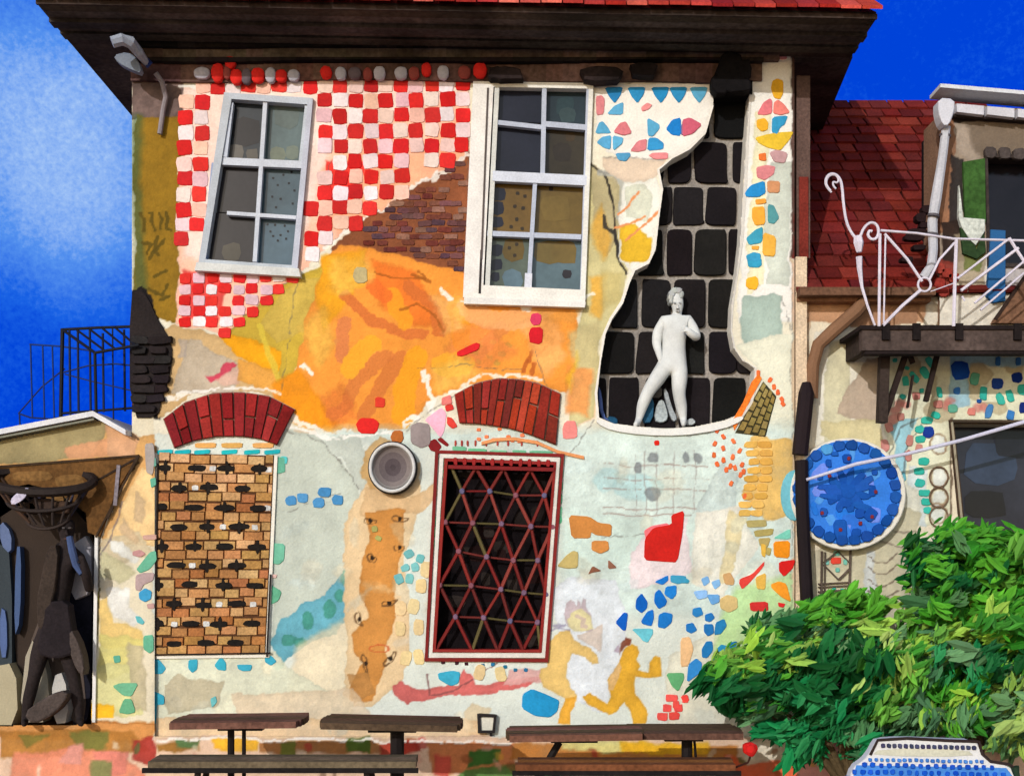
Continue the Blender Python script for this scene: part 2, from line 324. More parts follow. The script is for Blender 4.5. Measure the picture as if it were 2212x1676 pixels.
for y in (1000, 1030, 1052, 1094, 1108): stroke([(1305, y), (1370, y + 6), (1440, y + 4), (1530, y + 8)], 2.4, (150, 126, 118), .7, dry=.5)
for x in (1376, 1396, 1420, 1455, 1500): stroke([(x, 975), (x - 3, 1110)], 2.4, (150, 140, 136), .6, dry=.5)
for p in [(1416, 988, 22, 20), (1478, 992, 18, 18), (1384, 1008, 20, 24), (1408, 1066, 34, 30), (1506, 993, 18, 20)]: wash(ell(*p), (128, 134, 138), .8, soft=3)
wash([(1370, 1190), (1390, 1160), (1480, 1120), (1500, 1230), (1440, 1260), (1360, 1270)], (238, 220, 224), a=.9)
wash([(1500, 1100), (1560, 1000), (1600, 1020), (1590, 1120), (1540, 1180)], (190, 204, 202), a=.8)
wash([(1500, 1110), (1600, 1090), (1640, 1180), (1560, 1290), (1500, 1260)], (236, 230, 216), a=.8)
wash([(1580, 1100), (1620, 1110), (1570, 1260), (1550, 1260)], (226, 210, 160), a=.8)
wash([(1620, 945), (1716, 950), (1716, 1110), (1650, 1120), (1610, 1060), (1640, 1000)], (222, 178, 96), a=.9, var=.14)
wash([(1196, 1270), (1240, 1245), (1330, 1250), (1352, 1330), (1352, 1440), (1300, 1540), (1220, 1500)], (222, 228, 236), a=.9)
wash([(1440, 1420), (1716, 1280), (1716, 1600), (1440, 1600)], (220, 216, 196), a=.8)
wash([(1590, 1270), (1716, 1230), (1716, 1420), (1620, 1440), (1540, 1420), (1560, 1330)], (182, 218, 150), a=.85, soft=14)
wash([(852, 1480), (870, 1468), (900, 1484), (990, 1486), (1000, 1450), (1020, 1460), (1030, 1480), (1100, 1470), (1180, 1455), (1140, 1480), (1050, 1500), (900, 1512), (880, 1520), (858, 1500)], (208, 108, 104), var=.12)
wash([(1105, 1450), (1180, 1445), (1170, 1470), (1090, 1480)], (222, 170, 166), a=.9)
stroke([(925, 1456), (930, 1502), (980, 1496), (1050, 1450), (1080, 1430)], 3, (110, 70, 70), .7)
wash([(1000, 1540), (1020, 1520), (1060, 1530), (1050, 1590), (1010, 1600)], (214, 196, 162), a=.9)
wash([(330, 1545), (1060, 1555), (1050, 1600), (330, 1600)], (226, 190, 146), a=.8)
for i in range(60): wash(ell(R.uniform(340, 1700), R.uniform(960, 1580), R.uniform(20, 90), R.uniform(14, 60), R.uniform(0, 180)), R.choice([(238, 240, 236), (190, 202, 196), (226, 212, 180), (206, 224, 226), (212, 206, 184)]), R.uniform(.2, .45), soft=8, var=.3, warp=2.2)
# two running figures of the mural (flat paint on the wall)
figz = lambda pts: [((1500 + x / 3.287) * K, (1640 + y / 3.287) * K) for x, y in pts]
wash(figz([(420, 650), (520, 640), (560, 730), (720, 810), (790, 890), (800, 960), (740, 965), (640, 880), (540, 860), (500, 960), (490, 1080), (520, 1150), (520, 1180), (600, 1250), (600, 1310), (560, 1380), (520, 1440), (520, 1540), (400, 1540), (440, 1400), (470, 1290), (360, 1230), (270, 1180), (220, 1070), (240, 1010), (300, 990), (290, 900), (310, 760)]), (232, 196, 120), var=.1, warp=.3)
wash(figz([(480, 1290), (600, 1270), (580, 1350), (520, 1440), (520, 1540), (400, 1540), (430, 1420)]), (232, 170, 60), .95, warp=.3)
wash(figz([(590, 690), (840, 580), (830, 700), (810, 850), (740, 790), (600, 720)]), (222, 204, 190), .9, warp=.3)
wash(figz([(470, 480), (500, 380), (540, 340), (600, 400), (610, 335), (640, 400), (660, 330), (680, 340), (690, 430), (740, 520), (740, 640), (620, 650), (500, 600)]), (196, 178, 184), .9, warp=.3)
wash(figz([(500, 540), (560, 450), (640, 430), (720, 500), (750, 620), (640, 650), (560, 650), (510, 600)]), (232, 222, 168), .95, warp=.3)
stroke(figz([(600, 500), (660, 530), (640, 590), (680, 600)]), 8, (200, 178, 170), .8, warp=.3); stroke(figz([(300, 650), (480, 590), (360, 600), (520, 640)]), 4, (140, 134, 160), .7)
wash(figz([(1010, 900), (1040, 810), (1120, 760), (1170, 790), (1185, 850), (1170, 920), (1200, 980), (1180, 1020), (1280, 1040), (1290, 940), (1340, 875), (1390, 890), (1405, 1080), (1280, 1095), (1150, 1080), (1140, 1150), (1140, 1250), (1220, 1350), (1270, 1450), (1245, 1540), (1130, 1540), (1110, 1430), (1040, 1330), (960, 1430), (900, 1450), (800, 1400), (700, 1350), (650, 1280), (720, 1240), (880, 1350), (920, 1280), (900, 1200), (880, 1120), (960, 1000)]), (226, 172, 56), var=.1, warp=.3)
wash(figz([(900, 1090), (1000, 930), (1020, 1000), (950, 1200), (900, 1220)]), (234, 196, 150), .8, warp=.3)
wash(figz([(1000, 870), (1010, 760), (1060, 700), (1120, 710), (1110, 760), (1040, 800)]), (132, 66, 44), .95, warp=.3); wash(figz([(940, 840), (1000, 750), (1000, 860)]), (190, 170, 190), .9, warp=.3)
for l in [[(712, 180), (711, 300), (708, 520)], [(1012, 176), (1011, 330), (860, 430), (700, 530)], [(640, 592), (488, 716)], [(1010, 330), (1006, 590)], [(612, 842), (645, 590)], [(1284, 184), (1540, 166)], [(1300, 344), (1440, 342)], [(1290, 905), (1210, 1000)], [(620, 930), (700, 950), (772, 1050)], [(875, 930), (930, 880), (990, 850)],
          [(1330, 920), (1400, 938), (1480, 944), (1560, 932), (1600, 914)], [(1690, 640), (1716, 760)], [(1712, 110), (1712, 560), (1706, 1590)], [(332, 1420), (329, 1590)], [(1160, 760), (1190, 860)], [(1300, 1160), (1420, 1150)], [(620, 1100), (740, 1060)], [(905, 800), (1000, 790), (1130, 800)]]: stroke(l, 2.2, (96, 92, 88), .55, warp=1, dry=.55)
for l in [[(390, 188), (700, 178)], [(700, 534), (1008, 334)], [(1262, 660), (1000, 650)], [(345, 862), (400, 850), (500, 836), (610, 850)], [(975, 845), (1050, 808), (1170, 815)], [(620, 918), (740, 948), (860, 934)], [(1225, 660), (1280, 640)]]: stroke(l, 7, (244, 242, 236), .8, warp=1.4, dry=.35)
# ------------------------------------------------------------------ porch wall at the left
wash(rect(-320, 890, 334, 1760), (226, 216, 190), var=.05)
wash([(-320, 1010), (-320, 930), (0, 942), (215, 900), (300, 945), (336, 940), (336, 1180), (215, 1180), (250, 1060)], (212, 164, 104), var=.1)
wash([(-320, 900), (0, 950), (215, 905), (240, 920), (200, 985), (0, 1000), (-320, 1000)], (158, 144, 104), var=.12)
wash([(140, 965), (230, 950), (290, 955), (300, 985), (150, 990)], (214, 156, 116), a=.9)
wash([(230, 910), (300, 945), (296, 985), (240, 990), (230, 960)], (206, 160, 124), a=.85)
wash([(250, 1130), (262, 1080), (310, 1010), (336, 1040), (336, 1180), (220, 1170)], (240, 206, 150), a=.95)
for pts, c in [([(216, 1165), (300, 1150), (336, 1200), (216, 1240)], (206, 190, 158)), ([(216, 1190), (260, 1215), (300, 1240), (260, 1260), (216, 1245)], (196, 190, 152)), ([(232, 1165), (262, 1172), (300, 1212), (292, 1224), (240, 1190)], (238, 240, 236)),
    ([(232, 1270), (285, 1266), (286, 1310), (314, 1340), (290, 1352), (250, 1330), (236, 1300)], (238, 238, 234)), ([(214, 1290), (234, 1290), (250, 1340), (308, 1360), (306, 1400), (214, 1400)], (232, 198, 120)), ([(214, 1370), (310, 1380), (306, 1450), (214, 1470)], (222, 212, 130)),
    ([(204, 1440), (300, 1430), (310, 1540), (200, 1550)], (216, 212, 150)), ([(276, 1390), (310, 1400), (320, 1530), (290, 1530)], (196, 184, 150)), ([(292, 1060), (314, 1080), (306, 1130), (284, 1120)], (206, 178, 140)), ([(262, 1110), (300, 1170), (290, 1180), (256, 1140)], (208, 180, 144))]: wash(pts, c, .9, soft=4)
wash([(196, 1520), (250, 1525), (244, 1550), (196, 1552)], (246, 186, 40), .95)
wash([(200, 1330), (216, 1260), (210, 1380), (196, 1420)], (214, 196, 44), .95)
stroke([(214, 1160), (214, 1300), (206, 1420)], 3, (50, 40, 36), .8); stroke([(262, 1080), (244, 1150), (218, 1198)], 4, (120, 110, 112), .7)
stroke([(300, 1000), (260, 1050), (236, 1100)], 4, (70, 54, 40), .8)
# ------------------------------------------------------------------ plinth band along the bottom
wash(rect(-320, 1590, 2640, 1760), (222, 190, 164), var=.08)
for pts, c in [([(-60, 1560), (330, 1555), (330, 1600), (-60, 1600)], (208, 140, 74)), ([(0, 1580), (280, 1575), (320, 1620), (0, 1640)], (176, 120, 56)), ([(150, 1582), (236, 1580), (226, 1620), (170, 1618)], (122, 122, 60)), ([(40, 1588), (110, 1586), (60, 1616)], (132, 120, 56)),
    ([(30, 1630), (160, 1612), (260, 1630), (310, 1676), (300, 1760), (0, 1760), (20, 1680)], (226, 140, 110)), ([(150, 1612), (180, 1608), (180, 1650), (130, 1650)], (232, 160, 146)), ([(204, 1622), (270, 1620), (272, 1676), (220, 1680)], (222, 134, 118)), ([(200, 1640), (240, 1640), (236, 1690), (195, 1690)], (130, 136, 84)),
    ([(280, 1592), (330, 1590), (340, 1660), (280, 1640)], (166, 56, 48)), ([(336, 1605), (430, 1600), (430, 1620), (340, 1624)], (150, 104, 44)), ([(376, 1596), (432, 1600), (424, 1618), (380, 1612)], (86, 130, 80)), ([(460, 1598), (558, 1596), (556, 1622), (470, 1622)], (240, 180, 44)),
    ([(560, 1600), (900, 1596), (905, 1622), (562, 1624)], (168, 112, 62)), ([(820, 1600), (900, 1598), (910, 1624), (820, 1640)], (180, 60, 48)), ([(750, 1592), (795, 1590), (800, 1622), (752, 1620)], (76, 104, 40)), ([(606, 1600), (640, 1598), (636, 1640), (606, 1640)], (110, 120, 50)),
    ([(920, 1600), (1110, 1606), (1110, 1660), (930, 1670)], (204, 122, 72)), ([(1010, 1620), (1080, 1616), (1076, 1650), (1004, 1656)], (54, 108, 44)), ([(932, 1630), (968, 1630), (966, 1676), (934, 1676)], (206, 84, 70)), ([(1000, 1660), (1120, 1654), (1100, 1700), (960, 1700)], (86, 128, 62)),
    ([(1110, 1606), (1590, 1612), (1590, 1660), (1100, 1640)], (190, 120, 52)), ([(1216, 1604), (1340, 1600), (1344, 1626), (1214, 1622)], (222, 214, 138)), ([(1336, 1602), (1530, 1604), (1530, 1630), (1340, 1626)], (240, 186, 40)), ([(1560, 1632), (1720, 1650), (1720, 1700), (1560, 1700)], (220, 96, 60)),
    ([(1720, 1590), (1880, 1600), (1860, 1700), (1720, 1700)], (224, 160, 158)), ([(1600, 1600), (1720, 1590), (1720, 1640), (1610, 1650)], (230, 224, 204)), ([(1310, 1655), (1480, 1650), (1480, 1700), (1310, 1700)], (150, 124, 60)), ([(1160, 1658), (1240, 1660), (1230, 1700), (1150, 1700)], (96, 140, 86))]: wash(pts, c, .92, soft=5, var=.14)
for i in range(90):
    x = R.uniform(-300, 2600); y = R.uniform(1600, 1740); wash(ell(x, y, R.uniform(12, 34), R.uniform(9, 22), R.uniform(0, 180), 9), R.choice([(196, 60, 54), (70, 120, 64), (232, 180, 70), (230, 170, 150), (150, 84, 50), (236, 222, 200)]), .6, soft=4)
stroke([(-40, 1556), (60, 1552), (330, 1562)], 4, (150, 90, 40), .5); stroke([(330, 1597), (700, 1594), (920, 1602), (1100, 1606)], 6, (240, 236, 228), .85, warp=1, dry=.4)
# ------------------------------------------------------------------ neighbour: walls at the right
wash(rect(1712, 100, 1746, 560), (92, 70, 64), var=.2); wash(rect(1718, 400, 1746, 560), (104, 40, 34), .9, var=.3)
wash(rect(1712, 560, 2640, 1600), (226, 216, 194), var=.05)
wash([(1712, 560), (1746, 570), (1748, 1330), (1712, 1330)], (214, 190, 160), var=.06)
wash([(1712, 566), (1740, 570), (1740, 700), (1712, 700)], (228, 196, 172), .9)
wash(rect(1742, 640, 2000, 700), (196, 152, 118), var=.1)
wash([(1850, 645), (1992, 650), (1980, 705), (1860, 705), (1800, 700)], (166, 126, 98), a=.9)
wash([(1760, 720), (1830, 700), (1915, 720), (1915, 1000), (1800, 1010), (1760, 960)], (226, 224, 212), .9)
wash([(1790, 740), (1836, 730), (1832, 980), (1786, 990), (1776, 880)], (208, 204, 172), .9)
wash([(1908, 766), (1914, 912), (1858, 908), (1802, 892), (1806, 872), (1872, 776)], (186, 168, 150), .95)
wash([(1770, 905), (1900, 905), (1915, 1000), (1850, 960), (1770, 940)], (206, 196, 152), .9)
wash([(1912, 764), (2640, 764), (2640, 912), (2056, 912), (2050, 1140), (1912, 1140)], (216, 218, 194), .95)
for p in [(1965, 800, 40, 70, 0), (2110, 810, 60, 60, 0), (2030, 890, 70, 50, 0), (2105, 850, 40, 40, 0), (2190, 790, 40, 30, 0), (2010, 840, 26, 60, 0), (2150, 880, 60, 30, 0)]: wash(ell(*p), (180, 168, 138), .8)
wash([(2050, 764), (2095, 764), (2092, 880), (2050, 890)], (150, 196, 222), .85); wash([(2090, 764), (2212, 768), (2212, 790), (2090, 786)], (160, 204, 222), .8)
for p in [(1935, 886), (1944, 870), (1958, 876), (2050, 872), (2044, 880), (2114, 886), (2130, 884), (1930, 905)]: wash(ell(p[0], p[1], 24, 20), (208, 128, 120), .75, soft=6)
wash([(1916, 920), (1960, 905), (1985, 900), (1964, 940), (1955, 1000), (1950, 1040), (1930, 1040), (1934, 960)], (150, 200, 216), .95)
stroke([(1912, 1040), (1920, 980), (1946, 924), (1990, 902)], 3, (90, 96, 96), .7); stroke([(1946, 1040), (1956, 970), (1996, 908)], 3, (90, 96, 96), .7)
wash([(1960, 1000), (2000, 1010), (2000, 1140), (1960, 1140)], (200, 214, 226), .7)
wash([(1950, 1040), (1990, 1060), (1985, 1130), (1950, 1190)], (226, 224, 208), .9)
wash([(1770, 1188), (1960, 1096), (1990, 1110), (1985, 1160), (1960, 1230), (1968, 1330), (1920, 1400), (1750, 1340)], (196, 190, 164), .95)
wash([(1745, 1190), (1775, 1188), (1780, 1320), (1748, 1330)], (206, 198, 172), .9)
wash([(1868, 1190), (1890, 1190), (1892, 1320), (1866, 1320)], (208, 214, 216), .9)
for y in (1200, 1222, 1250, 1276, 1300):
    stroke([(1876, y), (1892, y + 14), (1914, y + 16), (1940, y - 2)], 3.5, (110, 96, 84), .8)
for l in [[(1930, 1150), (1990, 1152)], [(1900, 1170), (1975, 1190), (1962, 1300)]]: stroke(l, 3, (120, 108, 98), .7)
for cy in (960, 1030, 1074, 1110): stroke(ell(2028, cy, 38, 42) + [ell(2028, cy, 38, 42)[0]], 4, (140, 116, 92), .8); wash(ell(2028, cy, 32, 36), (220, 226, 228), .7)
stroke([(2056, 905), (2054, 1150)], 5, (84, 68, 56), .8, dry=.3)
# upper right building
wash(rect(2000, 180, 2640, 715), (152, 136, 120), var=.12)
wash(rect(2040, 240, 2640, 262), (52, 44, 42), var=.2)
wash([(2048, 265), (2110, 262), (2120, 350), (2090, 344), (2060, 320), (2045, 330)], (166, 152, 138), .9)
wash([(2090, 262), (2212, 270), (2212, 330), (2130, 345), (2106, 330)], (112, 98, 84), .8, soft=10)
wash(rect(2016, 240, 2062, 500), (150, 104, 76), .9, var=.2)
wash([(2052, 330), (2082, 345), (2078, 500), (2050, 480)], (46, 42, 42), .95); wash([(2030, 480), (2076, 470), (2082, 560), (2040, 570)], (48, 36, 32), .95)
wash([(2058, 560), (2212, 545), (2640, 545), (2640, 715), (2000, 715), (2000, 640), (2058, 640)], (226, 220, 206), .95)
wash([(2060, 500), (2128, 505), (2128, 640), (2075, 640), (2062, 560)], (160, 146, 122), .9)
wash([(2078, 520), (2126, 520), (2120, 580), (2084, 580)], (112, 122, 66), .9)
wash([(2010, 560), (2060, 560), (2056, 640), (2020, 628)], (136, 54, 44), .9)
wash([(2168, 500), (2260, 505), (2260, 600), (2168, 640)], (176, 170, 172), .9)
# ------------------------------------------------------------------ wall sheets that carry the mural
def sample(px, py):
    j = np.clip(((px - X0) / Q).round().astype(int), 0, CW - 1); i = np.clip(((py - Y0c) / Q).round().astype(int), 0, CH - 1)
    return CAN[i, j]
def pip(x, y, poly):
    ins = np.zeros(x.shape, bool); n = len(poly); j = n - 1
    for i in range(n):
        xi, yi = poly[i]; xj, yj = poly[j]
        if yi != yj: ins ^= ((yi > y) != (yj > y)) & (x < (xj - xi) * (y - yi) / (yj - yi) + xi)
        j = i
    return ins
def wallsheet(name, x0, y0, x1, y1, Y, holes=(), keep=None, step=2.4, mat=None, parent=None, rough=.0015):
    nx = int((x1 - x0) / step) + 1; ny = int((y1 - y0) / step) + 1
    X, Yg = np.meshgrid(np.linspace(x0, x1, nx), np.linspace(y0, y1, ny))
    k = (CAM_D + Y) / CAM_D / PXM
    co = np.stack([(X - 1106) * k, np.full(X.shape, float(Y)), CAM_H - (Yg - 1222) * k], -1).reshape(-1, 3)
    co[:, 1] += rng.normal(0, rough, co.shape[0])
    idx = np.arange(nx * ny).reshape(ny, nx)
    q = np.stack([idx[1:, :-1], idx[1:, 1:], idx[:-1, 1:], idx[:-1, :-1]], -1).reshape(-1, 4)
    cxm = ((X[1:, 1:] + X[:-1, :-1]) / 2).ravel(); cym = ((Yg[1:, 1:] + Yg[:-1, :-1]) / 2).ravel()
    m = np.ones(len(q), bool)
    for h in holes: m &= ~pip(cxm, cym, h)
    if keep is not None: m &= pip(cxm, cym, keep)
    q = q[m]; used = np.zeros(nx * ny, bool); used[q.ravel()] = True; re = np.cumsum(used) - 1; q = re[q]
    me = bpy.data.meshes.new(name); me.vertices.add(int(used.sum())); me.vertices.foreach_set('co', co[used].ravel().astype(np.float32))
    me.loops.add(q.size); me.loops.foreach_set('vertex_index', q.ravel().astype(np.int32))
    me.polygons.add(len(q)); me.polygons.foreach_set('loop_start', (np.arange(len(q)) * 4).astype(np.int32)); me.polygons.foreach_set('loop_total', np.full(len(q), 4, np.int32))
    me.update(calc_edges=True)
    at = me.color_attributes.new('Col', 'FLOAT_COLOR', 'POINT')
    c = np.ones((int(used.sum()), 4), np.float32); c[:, :3] = lin(sample(X.ravel()[used], Yg.ravel()[used])); at.data.foreach_set('color', c.ravel())
    me.polygons.foreach_set('use_smooth', [True] * len(me.polygons))
    me.materials.append(mat or M_PAINT); ob = bpy.data.objects.new(name, me); COL.objects.link(ob)
    if parent: ob.parent = parent; ob.matrix_parent_inverse = Matrix.Translation(-Vector(parent.location))
    return ob
def reveal(mb, outline, Y0, Y1, wd, c, jit=0.0, open_=False):
    """lip and inner sides of an opening"""
    n = len(outline); cx = sum(p[0] for p in outline) / n; cy = sum(p[1] for p in outline) / n; o = []
    for i in range(n):
        ax, ay = outline[i - 1]; bx, by = outline[(i + 1) % n]; tx, ty = bx - ax, by - ay; L = math.hypot(tx, ty) or 1
        nx, ny = ty / L, -tx / L
        if (outline[i][0] - cx) * nx + (outline[i][1] - cy) * ny < 0: nx, ny = -nx, -ny
        k = wd * (1 + R.uniform(-jit, jit)); o.append((outline[i][0] + nx * k, outline[i][1] + ny * k))
    for i in range(n - 1 if open_ else n):
        j = (i + 1) % n; a, b, c2, d2 = outline[i], outline[j], o[j], o[i]
        f = lambda p, Y: (P(p[0], p[1], 0)[0], Y, P(p[0], p[1], 0)[2])
        vs = [f(d2, Y0 + .006), f(c2, Y0 + .006), f(b, Y0), f(a, Y0), f(b, Y1), f(a, Y1), f(d2, .01), f(c2, .01)]
        mb.add(vs, [(0, 1, 2, 3), (3, 2, 4, 5), (0, 6, 7, 1)], c)

# ------------------------------------------------------------------ sky backdrop, ground
def build_sky():
    m = bpy.data.materials.new('sky_blue'); m.use_nodes = True; n = m.node_tree; L = n.links; n.nodes.clear()
    out = n.nodes.new('ShaderNodeOutputMaterial'); em = n.nodes.new('ShaderNodeEmission'); g = n.nodes.new('ShaderNodeNewGeometry')
    n1 = n.nodes.new('ShaderNodeTexNoise'); n1.inputs['Scale'].default_value = .09; n1.inputs['Detail'].default_value = 6; n1.inputs['Roughness'].default_value = .62
    n2 = n.nodes.new('ShaderNodeTexNoise'); n2.inputs['Scale'].default_value = 3.2; n2.inputs['Detail'].default_value = 4; n2.inputs['Roughness'].default_value = .7
    for q in (n1, n2): L.new(g.outputs['Position'], q.inputs['Vector'])
    def near(p, r0, r1):
        v = n.nodes.new('ShaderNodeVectorMath'); v.operation = 'DISTANCE'; L.new(g.outputs['Position'], v.inputs[0]); v.inputs[1].default_value = p
        a = n.nodes.new('ShaderNodeMapRange'); a.inputs[1].default_value = r0; a.inputs[2].default_value = r1; a.inputs[3].default_value = 1; a.inputs[4].default_value = 0; a.interpolation_type = 'SMOOTHSTEP'
        L.new(v.outputs['Value'], a.inputs[0]); return a.outputs[0]
    def math_(op, a, b):
        q = n.nodes.new('ShaderNodeMath'); q.operation = op
        for i, s in enumerate((a, b)):
            if isinstance(s, (int, float)): q.inputs[i].default_value = s
            else: L.new(s, q.inputs[i])
        return q.outputs[0]
    c1 = near(SKY_CLOUD, 0.5, 14.0); c2 = near(SKY_CLOUD2, 0.5, 9.0)
    f = math_('ADD', math_('MULTIPLY', c1, .74), math_('MULTIPLY', c2, .16))
    f = math_('ADD', f, math_('MULTIPLY', math_('SUBTRACT', n1.outputs['Fac'], .5), .55)); f = math_('ADD', f, math_('MULTIPLY', math_('SUBTRACT', n2.outputs['Fac'], .5), .4))
    cr = n.nodes.new('ShaderNodeValToRGB'); L.new(f, cr.inputs[0]); e = cr.color_ramp.elements
    def sc(c): return (*lin(c), 1)
    e[0].position = 0.0; e[0].color = sc((0, 66, 214)); e[1].position = 1.0; e[1].color = sc((222, 232, 250))
    q = e.new(.22); q.color = sc((26, 98, 226)); q = e.new(.5); q.color = sc((84, 144, 236)); q = e.new(.75); q.color = sc((160, 194, 244))
    L.new(cr.outputs[0], em.inputs[0]); em.inputs[1].default_value = 1.1; L.new(em.outputs[0], out.inputs[0])
    mb = MB(); N = 48; r = 60.0; rows = [-12, 0, 20, 40, 62]
    for i in range(N + 1):
        a = math.radians(-100 + 200 * i / N)
        for h in rows: mb.v.append((r * math.sin(a), r * math.cos(a), h))
    for i in range(N):
        for k in range(len(rows) - 1):
            b = i * len(rows) + k; mb.face([b, b + 1, b + 1 + len(rows), b + len(rows)], (255, 255, 255))
    o = mb.build('sky', m); tag(o, kind='structure')
def on_sky(px, py):     # where a drawing direction meets the 60 m backdrop
    dx, dz = (px - 1106) / PXM / CAM_D, -(py - 1222) / PXM / CAM_D
    a, b, c = dx * dx + 1, -2 * CAM_D, CAM_D ** 2 - 3600; t = (-b + math.sqrt(b * b - 4 * a * c)) / 2 / a
    return (dx * t, t - CAM_D, CAM_H + dz * t)
SKY_CLOUD = on_sky(110, 270); SKY_CLOUD2 = on_sky(120, 560)
build_sky()
g = MB(); g.add([(-90, -60, -.46), (90, -60, -.46), (90, 90, -.46), (-90, 90, -.46)], [(0, 1, 2, 3)], (178, 150, 122))
tag(g.build('ground', make_mat('paving', bump=.6, wash=.2, grain=.2, scale=12)), kind='structure')

# ------------------------------------------------------------------ the mosaic house
house = thing('mosaic_house', (-.4, 0, 0), 'tall plastered house covered in bright mosaics under a dark overhanging eave', 'house')
wallsheet('wall', 285, 92, 1716, 1597, 0.0, holes=[[quad_lerp(WIN1, u, v) for u, v in ((.02, .015), (.98, .015), (.98, .985), (.02, .985))], [quad_lerp(WIN2, u, v) for u, v in ((.12, .01), (.985, .01), (.985, .97), (.12, .97))],
          [quad_lerp(GRL, u, v) for u, v in ((.01, .01), (.99, .01), (.99, .99), (.01, .99))], NICHE], parent=house)
hl, hr, zt = P(285, 0)[0], P(1716, 0)[0], 6.53
b = MB(); b.box((hl, .34, -.46), (hr, 6.5, zt + .02), (96, 84, 70)); b.box((hl, .004, -.46), (hl + .12, .338, zt), (120, 96, 46)); b.box((hr - .1, .004, -.46), (hr, .338, zt), (214, 196, 172)); b.box((hl + .121, .004, -.46), (hr - .101, .338, -.02), (150, 130, 110))
b.build('side_walls', M_STONE, house)
# reveals
rv = MB(); reveal(rv, NICHE[2:], -.012, .25, 5, (226, 222, 214), .5, True)
rv.build('broken_plaster_edge', M_PAINT, house)
# cornice: flat soffit boards, frieze on the wall, fascia, roof tiles
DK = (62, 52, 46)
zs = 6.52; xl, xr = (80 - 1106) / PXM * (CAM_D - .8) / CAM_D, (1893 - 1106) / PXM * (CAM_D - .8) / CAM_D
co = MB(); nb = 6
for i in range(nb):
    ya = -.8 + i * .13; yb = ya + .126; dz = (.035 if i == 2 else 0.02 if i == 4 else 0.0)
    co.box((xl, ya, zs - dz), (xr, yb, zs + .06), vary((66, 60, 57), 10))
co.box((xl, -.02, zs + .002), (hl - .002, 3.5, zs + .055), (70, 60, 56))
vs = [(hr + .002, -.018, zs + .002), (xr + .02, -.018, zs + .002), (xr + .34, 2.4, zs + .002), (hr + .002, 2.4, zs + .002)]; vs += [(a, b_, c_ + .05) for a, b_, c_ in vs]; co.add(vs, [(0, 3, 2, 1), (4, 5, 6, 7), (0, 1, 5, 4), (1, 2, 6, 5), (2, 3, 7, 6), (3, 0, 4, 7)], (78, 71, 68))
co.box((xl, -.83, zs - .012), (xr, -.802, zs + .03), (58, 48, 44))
slant = lambda mb: setattr(mb, 'v', [(x, y, z - .03 - .13 * (x - xl) / (xr - xl) * max(0, min(1, 1 - (y - 0) / 2.0))) for x, y, z in mb.v])
slant(co)
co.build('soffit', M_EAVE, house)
fz = MB()
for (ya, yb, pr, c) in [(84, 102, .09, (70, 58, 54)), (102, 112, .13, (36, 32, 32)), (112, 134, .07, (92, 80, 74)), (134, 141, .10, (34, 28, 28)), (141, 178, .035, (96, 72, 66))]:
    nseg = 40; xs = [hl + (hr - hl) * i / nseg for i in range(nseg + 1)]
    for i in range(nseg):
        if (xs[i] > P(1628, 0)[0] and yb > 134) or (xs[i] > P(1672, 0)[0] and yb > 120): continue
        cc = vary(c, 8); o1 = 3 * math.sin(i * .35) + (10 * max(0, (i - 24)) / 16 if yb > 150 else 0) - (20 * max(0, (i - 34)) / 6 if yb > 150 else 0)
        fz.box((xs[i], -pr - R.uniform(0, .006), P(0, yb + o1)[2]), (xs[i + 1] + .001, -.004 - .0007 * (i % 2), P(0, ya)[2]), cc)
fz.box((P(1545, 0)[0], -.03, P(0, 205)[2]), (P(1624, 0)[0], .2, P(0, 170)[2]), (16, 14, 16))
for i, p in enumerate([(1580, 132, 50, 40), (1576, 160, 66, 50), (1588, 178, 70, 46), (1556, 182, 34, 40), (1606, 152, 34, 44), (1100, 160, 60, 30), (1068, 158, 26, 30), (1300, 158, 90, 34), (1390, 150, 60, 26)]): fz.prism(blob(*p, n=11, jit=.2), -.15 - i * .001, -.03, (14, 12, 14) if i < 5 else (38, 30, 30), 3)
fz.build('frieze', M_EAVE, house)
rf = MB(); nt_ = 40
for i in range(nt_):
    for r_ in range(10):
        x0_ = xl - .03 + (xr - xl + .06) * i / nt_; x1_ = x0_ + (xr - xl + .06) / nt_ - .012
        y0_ = -.92 + r_ * .30; z0_ = zs + .03 + r_ * .22 + (.0 if r_ else -.05 * (1 - i / nt_) * 0); c = vary(R.choice([(186, 66, 54), (166, 44, 38), (208, 96, 84), (150, 40, 36)]), 12)
        dz = R.uniform(-.006, .006); v = [(x0_, y0_, z0_ + dz), (x1_, y0_, z0_ + dz), (x1_, y0_ + .36, z0_ + .25 + dz), (x0_, y0_ + .36, z0_ + .25 + dz)]
        v += [(p[0], p[1], p[2] + .03) for p in v]
        rf.add(v, [(0, 3, 2, 1), (4, 5, 6, 7), (0, 1, 5, 4), (1, 2, 6, 5), (2, 3, 7, 6), (3, 0, 4, 7)], c)
rf.add([(xl, -.8, zs + .06), (xr, -.8, zs + .06), (xr - 1, 2.6, zs + 2.5), (xl + 1, 2.6, zs + 2.5), (xr, 6.4, zs + .06), (xl, 6.4, zs + .06)], [(0, 1, 2, 3), (3, 2, 4, 5), (1, 4, 2), (0, 3, 5)], (130, 44, 38))
slant(rf); rf.build('roof', M_STONE, house)
